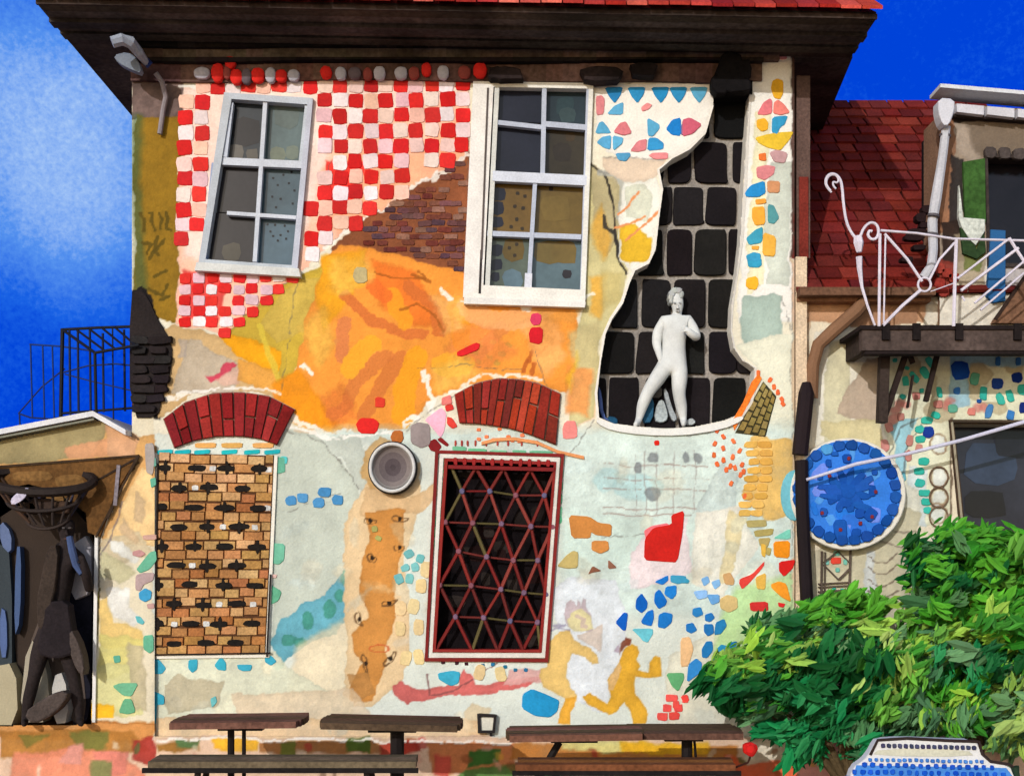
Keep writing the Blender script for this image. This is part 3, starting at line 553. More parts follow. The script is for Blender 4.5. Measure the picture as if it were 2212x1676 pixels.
# row of round beads under the eave
for x, y, ww, h, c in [(436, 158, 36, 26, 'g'), (470, 157, 28, 42, 'r'), (497, 135, 24, 28, 'r'), (490, 157, 18, 28, 'm'), (510, 166, 28, 34, 'r'), (532, 165, 22, 34, 'k'), (557, 163, 30, 34, 'r'), (584, 162, 24, 34, 'g'), (607, 164, 26, 28, 'r'), (634, 163, 26, 26, 'g'),
                       (704, 156, 26, 28, 'r'), (736, 158, 24, 28, 'g'), (766, 158, 28, 28, 'k'), (794, 160, 20, 28, 'm'), (820, 158, 26, 30, 'g'), (866, 158, 28, 28, 'g'), (894, 158, 24, 28, 'm'), (921, 150, 22, 30, 'r'), (957, 156, 26, 30, 'g'), (1003, 156, 28, 28, 'm'), (1037, 152, 30, 36, 'r')]:
    q = MB(); q.prism(blob(x, y, ww, h, n=12, jit=.05, sq=.9), -.075 - R.uniform(0, .01), -.034, {'r': (222, 44, 38), 'g': (184, 182, 196), 'm': (150, 72, 66), 'k': (104, 92, 100)}[c], 2)
    q.build('bead', M_TILE, house, True)

# ---- mosaic pieces: raised glazed chips set in the plaster
class Mosaic(MB):
    def prism(s, pts, *a):
        s.__dict__.setdefault('pc', []).append((len(s.v), len(s.f), abs(sum(pts[i][0] * pts[(i + 1) % len(pts)][1] - pts[(i + 1) % len(pts)][0] * pts[i][1] for i in range(len(pts)))) / 2)); MB.prism(s, pts, *a)
    def build_split(s, name, mat, parent, big=520, tile='mosaic_tile'):
        # every large tile is a part of its own, the small ones stay one patch of surface pattern
        pc = s.pc + [(len(s.v), len(s.f), 0)]; rest = MB()
        for i in range(len(s.pc)):
            (v0, f0, ar), (v1, f1, _) = pc[i], pc[i + 1]; m = MB() if ar > big else rest; b = len(m.v) - v0
            m.v += s.v[v0:v1]; m.f += [[q + b for q in f] for f in s.f[f0:f1]]; m.c += s.c[f0:f1]
            if m is not rest: m.build(tile, mat, parent)
        return rest.build(name, mat, parent)
    def chip(s, pts, c, th=.006, sm=True):
        c = vary(c, 8); t = th + R.uniform(0, .003) + len(s.f) % 97 * .00004
        s.prism(soften(pts) if sm else pts, -t, .002, c, .9)
    def spot(s, x, y, ww, h, c, rot=0, **k): s.prism(blob(x, y, ww, h, rot, **k), -.006 - R.uniform(0, .003) - len(s.f) % 97 * .00004, .002, vary(c, 8), .9)
CHK = [(396, 192), (1010, 178), (1010, 328), (734, 508), (640, 590), (488, 712), (386, 702), (394, 400)]
mo = Mosaic(); cell = 33.0
wgrow = [(472, 190), (686, 204), (652, 600), (414, 588)]
for j in range(12):
    for i in range(20):
        sl_ = -(j * 1.15) if i < 9 else 0
        x = 405 + i * cell + sl_ + (12 * max(0, j - 3) / 6 if i == 8 else 0) + R.uniform(-2.5, 2.5); y = 188 + j * 33 + R.uniform(-2.5, 2.5) - i * .3
        if not inside(x, y, [(390, 170), (1010, 168), (1008, 322), (734, 508), (660, 596), (388, 596), (392, 400)]) or inside(x, y, wgrow): continue
        red = (i + j) % 2 == 0
        if R.random() < (.03 if red else .06): continue
        c = R.choice([(216, 36, 34), (206, 32, 34), (196, 36, 36), (222, 52, 44)]) if red else R.choice([(232, 206, 212), (230, 208, 200), (228, 184, 194), (236, 222, 226), (232, 200, 190), (236, 190, 170)])
        mo.spot(x, y, R.uniform(31, 36), R.uniform(31, 35), c, R.uniform(-5, 5), n=8, jit=.05, sq=.36)
for j in range(6):
    for i in range(11):
        x = 400 + i * 29 + R.uniform(-2, 2); y = 600 + j * 24 + R.uniform(-2, 2)
        if not inside(x, y, [(386, 590), (655, 590), (650, 602), (488, 720), (386, 708)]) or R.random() < .05: continue
        c = R.choice([(216, 36, 34), (206, 32, 34), (222, 52, 44)]) if (i + j) % 2 == 0 else R.choice([(228, 206, 212), (222, 186, 196), (232, 222, 226)])
        mo.spot(x, y, R.uniform(25, 30), R.uniform(21, 24), c, R.uniform(-5, 5), n=8, jit=.06, sq=.4)
mo.build('checker_mosaic', M_TILE, house)
# exposed bricks
mo = Mosaic()
BR = [(1008, 342), (1000, 590), (945, 562), (860, 545), (770, 528), (850, 442)]
for j in range(18):
    y = 340 + j * 14.2
    for i in range(12):
        x = 760 + i * 27 + (j % 2) * 13 + R.uniform(-4, 4)
        if inside(x, y, BR) and R.random() < .9: mo.spot(x, y + R.uniform(-1.5, 1.5), R.uniform(22, 32), R.uniform(11, 14), R.choice([(108, 58, 50), (96, 62, 62), (120, 70, 54), (136, 98, 84), (84, 60, 68), (110, 54, 46), (112, 72, 72)]), R.uniform(-4, 4), n=8, jit=.1, sq=.4)
mo.build('exposed_bricks', M_STONE, house)
# white panel with blue and pink triangles
mo = Mosaic(); BL, LB, PK = (42, 138, 196), (92, 170, 212), (222, 134, 140)
for x, c in [(1327, BL), (1376, BL), (1427, BL), (1466, BL), (1510, LB)]: mo.chip([(x - 21, 189), (x + 19, 188), (x + 14, 206), (x + 1, 224), (x - 12, 208)], c)
for t, c in [([(1690, 735), (1740, 680), (1800, 655), (1795, 740)], LB), ([(1615, 860), (1640, 790), (1665, 778), (1700, 820), (1720, 858)], LB), ([(1625, 915), (1660, 880), (1722, 868), (1715, 962), (1670, 950)], LB),
             ([(1728, 870), (1800, 885), (1790, 925), (1732, 970)], LB), ([(1950, 755), (2030, 800), (2030, 830), (1985, 880), (1955, 870)], LB), ([(1960, 885), (2010, 885), (2058, 920), (2055, 960), (1950, 970)], (50, 146, 206)), ([(2070, 830), (2110, 770), (2168, 755), (2168, 875), (2110, 868)], (24, 128, 204)),
             ([(1745, 985), (1840, 980), (1845, 1000), (1815, 1038), (1765, 1030)], LB), ([(1620, 620), (1660, 612), (1680, 640), (1672, 735), (1625, 742)], PK), ([(1732, 850), (1775, 790), (1815, 780), (1855, 855), (1800, 872)], PK), ([(1840, 970), (1890, 905), (1950, 892), (1945, 965), (1890, 978)], PK),
             ([(1912, 690), (1950, 660), (1985, 675), (1960, 705), (1918, 718)], PK), ([(1960, 1000), (1985, 982), (2085, 980), (2085, 1022), (2000, 1025)], PK), ([(2168, 800), (2204, 790), (2205, 850), (2168, 872)], (120, 108, 150))]: mo.chip(Z('b0', t), c)
mo.chip(Z('c0', [(10, 770), (60, 755), (140, 800), (80, 860), (10, 878)]), (200, 92, 110)); mo.build_split('triangle_mosaic', M_TILE, house, 400, 'triangle_tile')
# right-hand column of chips
mo = Mosaic(); OR, YE = (240, 160, 60), (240, 178, 50)
for t, c in [([(590, 520), (620, 505), (660, 520), (660, 600), (640, 640), (600, 630), (580, 570)], YE), ([(490, 735), (530, 660), (575, 632), (590, 650), (588, 730), (540, 742)], (222, 120, 128)), ([(598, 660), (625, 640), (665, 670), (705, 725), (640, 742), (595, 730)], (226, 124, 118)),
             ([(588, 752), (690, 742), (670, 800), (640, 820), (620, 866), (585, 850)], (54, 150, 200)), ([(488, 770), (540, 758), (565, 790), (560, 835), (520, 848), (488, 815)], YE), ([(478, 885), (560, 862), (640, 850), (728, 845), (700, 900), (640, 970), (560, 950), (500, 920)], (226, 184, 52)),
             ([(500, 990), (548, 980), (552, 1035), (505, 1030)], (238, 128, 60)), ([(570, 980), (620, 960), (690, 985), (670, 1050), (600, 1040)], (196, 154, 160)), ([(485, 1075), (550, 1060), (610, 1070), (600, 1120), (540, 1160), (490, 1140)], (222, 138, 140)),
             ([(410, 1240), (450, 1190), (540, 1160), (548, 1240), (500, 1268), (420, 1265)], (36, 138, 204)), ([(555, 1160), (640, 1165), (636, 1240), (558, 1238)], (212, 154, 110)), ([(478, 1280), (548, 1275), (552, 1305), (485, 1315)], OR),
             ([(460, 1330), (540, 1325), (545, 1440), (480, 1450), (458, 1400)], (242, 172, 56)), ([(560, 1310), (600, 1320), (635, 1400), (600, 1440), (560, 1430)], (80, 146, 150)), ([(420, 1530), (480, 1475), (530, 1455), (525, 1560), (440, 1575)], (64, 160, 190)),
             ([(530, 1490), (615, 1520), (608, 1650), (525, 1640)], (230, 172, 66)), ([(455, 1580), (505, 1578), (500, 1605), (458, 1602)], OR), ([(420, 1640), (470, 1618), (515, 1630), (515, 1676), (430, 1676)], (54, 156, 200)), ([(600, 370), (680, 342), (684, 380), (650, 385)], (224, 150, 150))]: mo.chip(Z('c0', t), c)
mo.chip(Z('c1', [(425, 0), (520, 5), (522, 50), (500, 66), (435, 62)]), (56, 160, 200)); mo.spot(*Z('c1', [(460, 165)])[0], 28, 28, YE)
mo.build_split('column_mosaic', M_TILE, house, 400, 'column_tile')
# dots and chips strewn over the lower storey
mo = Mosaic(); GN, TQ = (104, 178, 148), (60, 168, 196)
for t, c in [([(975, 930), (1020, 925), (1068, 985), (1040, 1020), (980, 1022)], TQ), ([(1210, 930), (1270, 925), (1268, 990), (1235, 1015), (1208, 985)], TQ), ([(1375, 965), (1420, 905), (1452, 950), (1452, 1000), (1400, 995)], TQ), ([(1520, 960), (1620, 960), (1612, 1000), (1560, 1003), (1530, 990)], TQ),
             ([(985, 1130), (1055, 1160), (1055, 1215), (1005, 1215), (1002, 1330), (980, 1360)], TQ), ([(1350, 1180), (1385, 1160), (1395, 1200), (1360, 1240)], (104, 178, 182)), ([(1700, 910), (1740, 900), (1778, 940), (1740, 968), (1702, 945)], TQ),
             ([(1732, 180), (1830, 185), (1825, 290), (1790, 320), (1740, 310)], GN), ([(1725, 440), (1810, 490), (1790, 550), (1730, 580)], GN), ([(1745, 380), (1780, 382), (1775, 405), (1748, 405)], (220, 180, 176))]: mo.chip(Z('a2', t), c)
for x, y in [(1870, 1560), (1942, 1542), (2085, 1505), (2045, 1575), (2168, 1555)]: mo.spot(*Z('a1', [(x, y)])[0], 25 + (x == 2085) * 5, 22, (74, 140, 196), n=10)
mo.spot(*Z('a1', [(1800, 1330)])[0], 22, 38, GN); mo.spot(*Z('a1', [(1822, 1300)])[0], 16, 18, (90, 200, 200))
for x in (1000, 1115, 1240, 1415, 1560, 1690): mo.chip(Z('a1', [(x + 5, 1238), (x + 110, 1230), (x + 108, 1258), (x + 8, 1266)]), (30, 178, 186))
for x in (1250, 1420, 1620): mo.chip(Z('a1', [(x, 1190), (x + 140, 1188), (x + 135, 1222), (x + 4, 1222)]), (222, 168, 94))
for x, y, ww, h in [(420, 250, 64, 55), (495, 280, 56, 60), (395, 340, 56, 48), (460, 335, 50, 60), (355, 410, 60, 70), (425, 410, 58, 66), (200, 90, 44, 40), (225, 150, 44, 30)]: mo.spot(*Z('b2', [(x, y)])[0], ww / 2.97, h / 2.97, (118, 186, 188) if x > 300 else (172, 170, 100), R.uniform(-30, 30))
for x, y in [(530, 350), (500, 455), (450, 590), (370, 600), (485, 720), (365, 730), (400, 920), (485, 910), (875, 1010), (1010, 1020)]: mo.spot(*Z('b2', [(x, y)])[0], 24, 34, (224, 198, 146), R.uniform(-20, 20))
for t, c in [([(605, 1015), (700, 998), (752, 1010), (740, 1080), (690, 1100), (612, 1055)], TQ), ([(1150, 1150), (1210, 1115), (1300, 1150), (1388, 1190), (1375, 1260), (1325, 1300), (1230, 1290), (1145, 1240)], (40, 150, 204)),
             ([(1445, 0), (1580, 10), (1640, 50), (1725, 60), (1720, 140), (1620, 130), (1590, 110), (1585, 150), (1465, 150)], (206, 142, 72)), ([(1595, 165), (1700, 165), (1708, 225), (1650, 250), (1592, 225)], (208, 142, 74)), ([(1370, 330), (1430, 260), (1475, 228), (1510, 240), (1505, 340), (1440, 345)], (186, 168, 104)),
             ([(1600, 325), (1660, 360), (1600, 370), (1570, 382)], (140, 92, 66)), ([(1700, 285), (1760, 340), (1700, 348)], (142, 94, 68)), ([(2070, 1015), (2185, 1012), (2190, 1050), (2150, 1135), (2110, 1100)], (94, 170, 116)),
             ([(2105, 0), (2190, -30), (2180, 110), (2145, 305), (2050, 300), (1930, 290), (1935, 150), (1990, 80), (2110, 60)], (206, 36, 30)), ([(1930, 100), (1980, 70), (2090, 50), (2080, 120), (1940, 150)], (226, 112, 116)),
             ([(1995, 430), (2085, 385), (2088, 420), (2050, 450)], (20, 116, 200)), ([(2100, 385), (2200, 390), (2205, 430), (2150, 445), (2100, 430)], (70, 164, 206)), ([(1880, 540), (1915, 500), (1955, 560), (1950, 600), (1915, 632), (1875, 600)], (10, 98, 196)),
             ([(2000, 500), (2030, 475), (2080, 550), (2070, 580), (2025, 605), (1995, 560)], (14, 112, 200)), ([(2070, 460), (2140, 450), (2140, 510), (2110, 545), (2060, 510)], (24, 124, 206)), ([(1912, 680), (1950, 620), (1990, 605), (1995, 660), (1980, 715), (1920, 700)], (14, 112, 204)),
             ([(2025, 640), (2060, 622), (2115, 635), (2110, 690), (2065, 730), (2018, 720)], (26, 124, 204)), ([(1745, 690), (1800, 625), (1828, 630), (1815, 740), (1795, 742)], (14, 96, 196)), ([(1848, 730), (1985, 728), (1990, 760), (1955, 820), (1925, 810), (1900, 780)], (100, 182, 204))]: mo.chip(Z('b2', t), c)
for t, c in [([(270, 380), (320, 368), (348, 420), (340, 452), (285, 445)], (214, 168, 118)), ([(376, 440), (380, 410), (460, 380), (540, 295), (535, 330), (440, 440), (395, 478)], (232, 74, 66)), ([(632, 300), (740, 285), (720, 345), (665, 398), (632, 360)], (220, 34, 34)), ([(595, 170), (705, 165), (700, 280), (600, 270)], (240, 146, 34)),
             ([(590, 150), (705, 85), (708, 150), (680, 158)], (124, 204, 184)), ([(580, 445), (630, 425), (680, 440), (712, 560), (650, 530), (585, 470)], (240, 152, 42)), ([(442, 560), (560, 555), (565, 618), (450, 618)], (206, 52, 48)), ([(625, 560), (675, 570), (660, 595), (630, 588)], (216, 40, 40)),
             ([(480, 400), (550, 370), (545, 480), (490, 475)], (226, 180, 86)), ([(420, 35), (550, 30), (555, 75), (430, 82)], (176, 160, 100)), ([(470, 100), (600, 85), (590, 130), (480, 142)], (178, 160, 100)), ([(498, 150), (580, 145), (560, 210), (510, 200)], (176, 158, 96)), ([(515, 180), (550, 190), (545, 275), (520, 260)], (226, 182, 72)), ([(550, 205), (585, 215), (575, 262), (548, 255)], (188, 166, 96)),
             ([(35, 700), (80, 690), (108, 740), (70, 762), (35, 745)], (36, 124, 196)), ([(78, 600), (130, 590), (148, 640), (100, 658), (75, 640)], (40, 128, 196)), ([(155, 640), (200, 625), (222, 660), (190, 688), (158, 680)], (44, 128, 200)), ([(150, 700), (210, 700), (215, 760), (175, 780), (150, 750)], (40, 126, 196)), ([(225, 690), (280, 665), (298, 710), (260, 765), (215, 770)], (44, 134, 190)),
             ([(135, 860), (165, 810), (205, 810), (210, 870), (170, 920), (138, 915)], (38, 126, 196)), ([(232, 860), (260, 830), (302, 840), (305, 920), (260, 940), (230, 920)], (36, 132, 180)), ([(312, 820), (360, 808), (385, 860), (350, 892), (312, 870)], (32, 124, 184)), ([(50, 960), (100, 918), (140, 950), (130, 1010), (40, 1078)], (46, 132, 204)), ([(155, 980), (230, 908), (270, 940), (250, 990), (165, 1000)], (26, 112, 190)),
             ([(130, 410), (175, 390), (190, 430), (150, 460)], (128, 176, 226)), ([(195, 430), (250, 410), (258, 450), (220, 480)], (136, 184, 230)), ([(80, 490), (170, 480), (175, 530), (110, 545)], (132, 178, 230)), ([(165, 510), (250, 510), (250, 560), (200, 580)], (110, 164, 224)), ([(0, 385), (60, 420), (50, 440), (0, 438)], (60, 160, 196)),
             ([(0, 790), (60, 780), (85, 860), (50, 970), (0, 975)], (226, 184, 136)), ([(250, 540), (300, 510), (365, 530), (368, 600), (310, 628), (255, 600)], (208, 176, 122)), ([(0, 1165), (40, 1150), (58, 1190), (20, 1210)], (232, 66, 60))]: mo.chip(Z('c2', t), c)
for x, y, ww in [(2110, 1175, 80), (2195, 1180, 40), (2080, 1240, 60), (2150, 1240, 60), (2050, 1295, 70), (2125, 1290, 70), (2135, 1215, 40)]: mo.spot(*Z('b2', [(x, y)])[0], ww / 2.97, 17, (232, 82, 76), n=8, sq=.4)
for x, y, ww, h, c in [(1237, 395, 70, 80, (216, 60, 104)), (1238, 500, 90, 110, (206, 30, 40)), (235, 930, 68, 68, (214, 50, 34)), (158, 1078, 140, 100, (214, 32, 26)), (345, 1150, 78, 90, (172, 96, 36)), (110, 115, 90, 100, (184, 172, 120)), (1455, 1110, 96, 120, (226, 130, 124))]: mo.spot(*Z('b1', [(x, y)])[0], ww / 2.97, h / 2.97, c, n=10)
mo.chip(Z('b1', [(728, 605), (850, 545), (878, 555), (870, 590), (760, 635), (730, 630)]), (208, 28, 34)); mo.chip(Z('b1', [(630, 900), (690, 880), (700, 940), (630, 950)]), (232, 130, 130)); mo.chip(Z('b1', [(520, 1040), (630, 960), (662, 1000), (650, 1110), (625, 1160), (560, 1080)]), (240, 178, 206))
mo.chip(Z('b1', [(600, 1170), (625, 1150), (680, 1200), (665, 1215)]), (134, 28, 30)); mo.chip(Z('b1', [(650, 950), (700, 940), (712, 975), (660, 990)]), (228, 66, 56)); mo.chip(Z('b1', [(665, 1020), (700, 1030), (735, 1085), (700, 1100), (665, 1070)]), (226, 70, 62)); mo.chip(Z('b1', [(430, 1080), (480, 1055), (555, 1070), (560, 1200), (500, 1225), (432, 1190)]), (146, 134, 134)); mo.chip(Z('b1', [(535, 1190), (590, 1160), (635, 1215), (600, 1250), (560, 1240)]), (132, 34, 38))
for x, y in [(235, 1110), (275, 1150), (340, 1180), (220, 1195), (275, 1225), (215, 1268), (275, 1300), (335, 1280), (380, 1240), (395, 1330), (235, 1325), (320, 1340), (350, 1350), (295, 1362), (385, 1395), (405, 1375), (325, 1450), (500, 740), (575, 785), (600, 830), (625, 865), (650, 910), (658, 940), (412, 1530)]: mo.spot(*Z('c1', [(x, y)])[0], 9, 13, (232, 112, 62), R.uniform(-40, 40), n=7)
for row in range(9):
    y = 1200 + row * 55
    for cc in range(2):
        x = 462 + cc * 84 - max(0, row - 4) * 14 + R.uniform(-10, 10)
        mo.spot(*Z('c1', [(x, y)])[0], R.uniform(24, 32), R.uniform(14, 17), (218, 168, 80) if row < 7 else (222, 178, 90), R.uniform(-6, 6), n=9)
for x in (720, 760, 798, 848, 918, 990, 1058, 1145, 1245): mo.spot(*Z('b1', [(x, 1192)])[0], 5, 13, (168, 62, 54), n=7)
for x, y in [(870, 1165), (920, 1150), (965, 1170), (1013, 1168), (1060, 1150), (1085, 1175), (1130, 1180), (870, 1105), (1005, 1100), (1150, 1140)]: mo.spot(*Z('b1', [(x, y)])[0], 10, 8, (236, 130, 84), n=7)
for x0_, x1_, y in [(700, 790, 1225), (800, 920, 1238), (940, 1050, 1248), (1085, 1175, 1248), (1195, 1345, 1252)]: mo.chip(Z('b1', [(x0_, y - 14), (x1_, y - 10), (x1_, y + 16), (x0_, y + 14)]), (110, 182, 140))
for y in range(1280, 1680, 80): mo.chip(Z('b1', [(622 - (y - 1280) * .06, y), (655 - (y - 1280) * .06, y), (650 - (y - 1280) * .06, y + 62), (616 - (y - 1280) * .06, y + 62)]), (96, 182, 136)); mo.chip(Z('b1', [(1395 - (y - 1280) * .04, y), (1418 - (y - 1280) * .04, y), (1414 - (y - 1280) * .04, y + 60), (1385 - (y - 1280) * .04, y + 60)]), (108, 182, 140))
mo.spot(*Z('b2', [(1385, 25)])[0], 12, 20, (96, 182, 136))
for y in (40, 110, 190): mo.spot(*Z('b2', [(592, y)])[0], 11, 20, (96, 182, 136))
for x, y in [(640, 885), (728, 890), (790, 895), (895, 905), (960, 900), (1038, 915), (1105, 935), (1172, 935)]: mo.spot(*Z('b2', [(x, y + 60)])[0], 9, 8, (40, 120, 160) if x > 800 else (60, 30, 40), n=7)
mo.spot(*Z('b1', [(2012, 1190)])[0], 11, 12, (222, 40, 30))
mo.build_split('mosaic_chips', M_TILE, house, 330)
# tilted brick fragment beside the niche
mo = Mosaic(); FR = Z('c1', [(530, 795), (615, 890), (545, 1150), (350, 1125)])
mo.prism(FR, -.006, .002, (58, 56, 40)); mo.prism(Z('c1', [(500, 745), (522, 775), (345, 1110), (330, 1050), (400, 930), (455, 800)]), -.012, .002, (240, 124, 44), 1)
for i in range(4):
    for j in range(5):
        u0 = .04 + i * .24; v0 = .02 + j * .2 + (i % 2) * .08 - .05; q = [quad_lerp(FR, u, v) for u, v in ((u0, max(v0, .01)), (u0 + .2, max(v0, .01)), (u0 + .2, min(v0 + .17, .99)), (u0, min(v0 + .17, .99)))]
        mo.prism(q, -.018 - .0002 * j, .0, vary((146, 128, 72), 8), 1)
mo.build('brick_fragment', M_STONE, house)
# ---- sash windows
_bn = [0]
def bar(mb, p, q, wd, Y0, Y1, c):
    _bn[0] += 1; Y0 -= (_bn[0] % 9) * .0006
    dx, dy = q[0] - p[0], q[1] - p[1]; L = math.hypot(dx, dy) or 1; nx, ny = -dy / L * wd / 2, dx / L * wd / 2
    mb.prism([(p[0] + nx, p[1] + ny), (q[0] + nx, q[1] + ny), (q[0] - nx, q[1] - ny), (p[0] - nx, p[1] - ny)], Y0, Y1, c, .6)
def frame_quad(mb, q, wd, Y0, Y1, c, tops=None):
    ws = tops or [wd] * 4
    inn = []; cx = sum(p[0] for p in q) / 4; cy = sum(p[1] for p in q) / 4
    (ax, ay), (bx, by), (cx2, cy2), (dx, dy) = q; t, r, b, l = ws
    inn = [(ax + l, ay + t), (bx - r, by + t), (cx2 - r, cy2 - b), (dx + l, dy - b)]
    for i in range(4):
        j = (i + 1) % 4; e = (i % 2) * .0015; mb.prism([q[i], q[j], inn[j], inn[i]], Y0 - e, Y1, vary(c, 5), 0)
    return inn
def pane(parent, pts, Y, c, spots=()):
    p = MB(); p.prism(pts, Y, Y + .012, c)
    for k, (x, y, r_, sc_) in enumerate(spots): p.prism(blob(x, y, r_, r_, n=8), Y - .002 - .0002 * k, Y + .001, sc_)
    return p.build('pane', M_GLASS, parent)
win = MB(); WH = (186, 192, 204)
frame_quad(win, WIN1, 0, -.05, .10, WH, [14, 12, 12, 16])
wf = win.build('window', M_METAL, house)
tag(wf, 'leaning white sash window set in the red checkered mosaic')
sa = MB()
for p, q, wd in [((478, 348), (655, 356), 16), ((573, 218), (550, 566), 9), ((490, 460), (640, 470), 8)]: bar(sa, p, q, wd, -.03, .04, (196, 202, 214))
bar(sa, (462, 352), (440, 566), 10, -.035, .04, (150, 164, 196)); bar(sa, (500, 222), (486, 340), 9, -.03, .03, (190, 198, 214)); bar(sa, (664, 224), (650, 350), 10, -.028, .03, (188, 196, 206))
sa.build('sash', M_METAL, wf)
si = MB(); si.prism([(424, 566), (646, 580), (650, 598), (420, 584)], -.09, .05, (206, 208, 206), 1); si.build('sill', M_METAL, wf)
dk, gy_ = (38, 38, 42), (66, 78, 80)
dots = lambda pts: [(x, y, 5, (26, 28, 34)) for x, y in pts]
pane(wf, [(498, 214), (572, 214), (564, 350), (484, 346)], .05, (44, 50, 56), [(532, 285, 60, (34, 32, 34)), (510, 330, 34, (92, 88, 82)), (545, 334, 26, (84, 80, 74))])
pane(wf, [(574, 216), (664, 222), (652, 352), (564, 350)], .052, (84, 100, 102), [(620, 250, 56, (84, 96, 94)), (600, 334, 34, (104, 112, 98)), (632, 330, 30, (100, 110, 100))])
pane(wf, [(480, 352), (562, 356), (556, 464), (470, 458)], .05, (40, 38, 42)); pane(wf, [(564, 356), (656, 360), (648, 470), (556, 464)], .052, (70, 88, 98), dots([(590, 385), (612, 378), (630, 372), (600, 400), (624, 396), (636, 412), (588, 425), (606, 430), (632, 440), (596, 448)]))
pane(wf, [(466, 460), (554, 466), (546, 570), (452, 564)], .05, (40, 38, 42), [(500, 545, 40, (70, 66, 58))]); pane(wf, [(556, 466), (646, 472), (640, 580), (546, 572)], .052, (76, 98, 112), dots([(578, 485), (594, 486), (615, 488), (622, 500), (606, 508), (590, 510), (618, 516), (600, 520), (584, 500)]))
# tall window
win = MB(); WW = (232, 230, 224)
frame_quad(win, WIN2, 0, -.045, .12, WW, [12, 10, 26, 44]); wf = win.build('window', M_METAL, house); tag(wf, 'tall white sash window of eight panes between the checkers and the triangle panel')
sa = MB(); GB = (182, 190, 208)
for p, q, wd in [((1176, 185), (1172, 380), 10), ((1156, 390), (1142, 620), 9), ((1070, 264), (1180, 276), 10), ((1178, 268), (1272, 276), 12), ((1052, 504), (1256, 512), 11)]: bar(sa, p, q, wd, -.03 + (.0013 * (wd % 3)), .04, GB)
bar(sa, (1064, 380), (1268, 390), 22, -.045, .03, (206, 212, 226)); bar(sa, (1074, 182), (1052, 634), 10, -.036, .04, (210, 212, 208)); bar(sa, (1272, 190), (1258, 634), 10, -.034, .04, GB); bar(sa, (1052, 632), (1258, 638), 16, -.04, .04, (200, 208, 224)); bar(sa, (1142, 590), (1140, 632), 16, -.033, .04, (214, 218, 230))
sa.build('sash', M_METAL, wf); si = MB(); si.prism([(1002, 642), (1266, 652), (1264, 664), (1002, 656)], -.085, .05, (230, 228, 224), 1); bar(si, (1054, 190), (1040, 560), 4, -.05, -.04, (90, 80, 78)); bar(si, (1040, 540), (1036, 634), 5, -.0505, -.04, (50, 44, 44)); si.build('sill', M_METAL, wf)
NB_ = (32, 34, 46)
pane(wf, [(1080, 184), (1174, 186), (1172, 266), (1076, 264)], .05, NB_); pane(wf, [(1178, 186), (1272, 190), (1270, 272), (1176, 268)], .052, (40, 52, 58), [(1220, 230, 40, (44, 62, 66)), (1226, 250, 34, (54, 70, 72))])
pane(wf, [(1070, 268), (1172, 272), (1168, 380), (1060, 376)], .05, NB_); pane(wf, [(1176, 276), (1270, 280), (1266, 382), (1170, 380)], .052, (52, 46, 34), [(1214, 330, 40, (46, 40, 32)), (1232, 296, 20, (60, 48, 30))])
dd = lambda pts: [(x, y, 8, (52, 42, 26)) for x, y in pts]
pane(wf, [(1064, 394), (1154, 396), (1146, 508), (1056, 504)], .05, (104, 80, 36), [(1078, 420, 28, NB_), (1076, 450, 28, NB_), (1074, 480, 26, NB_)] + dd([(1118, 418), (1134, 424), (1112, 446), (1130, 450), (1116, 474), (1104, 490), (1128, 494)]))
pane(wf, [(1158, 396), (1264, 398), (1258, 510), (1148, 508)], .052, (106, 86, 40), [(1190, 408, 10, (52, 42, 26)), (1200, 450, 60, (112, 92, 44))])
pane(wf, [(1054, 510), (1146, 512), (1138, 636), (1044, 632)], .05, (82, 92, 82), [(1110, 540, 50, (96, 78, 36)), (1074, 540, 26, NB_), (1072, 572, 26, NB_), (1070, 598, 20, NB_), (1108, 604, 44, (88, 110, 122))] + dd([(1100, 536), (1116, 528), (1112, 552)]))
pane(wf, [(1148, 512), (1258, 514), (1252, 640), (1140, 636)], .052, (88, 108, 116), [(1180, 545, 54, (108, 92, 48)), (1220, 545, 54, (110, 92, 46)), (1224, 592, 20, (44, 40, 44))])

# ---- lower left window, bricked up with pierced brickwork
bi = MB(); bi.prism(BRK, -.008, .002, (88, 58, 38)); rows = 21
for j in range(rows):
    v0, v1 = (j + .05) / rows, (j + .93) / rows; u = -R.uniform(0, .12)
    while u < 1:
        wd = R.uniform(.12, .19); a, b_ = max(u, .005), min(u + wd - .01, .995)
        if b_ > a + .015:
            sk = R.uniform(-.006, .006); q = [quad_lerp(BRK, a, v0 + sk), quad_lerp(BRK, b_, v0 + sk), quad_lerp(BRK, b_, v1 + sk), quad_lerp(BRK, a, v1 + sk)]
            bi.prism(q, -.024 - R.uniform(0, .006), -.004, vary(R.choice([(182, 138, 84), (168, 122, 72), (190, 150, 100), (168, 110, 66), (184, 130, 82)] + ([(206, 162, 116)] * 3 if j < 4 else [])), 9), 1.3)
        u += wd
hs = MB()  # raised dark plates painted as the shaded holes, plus a few white bricks
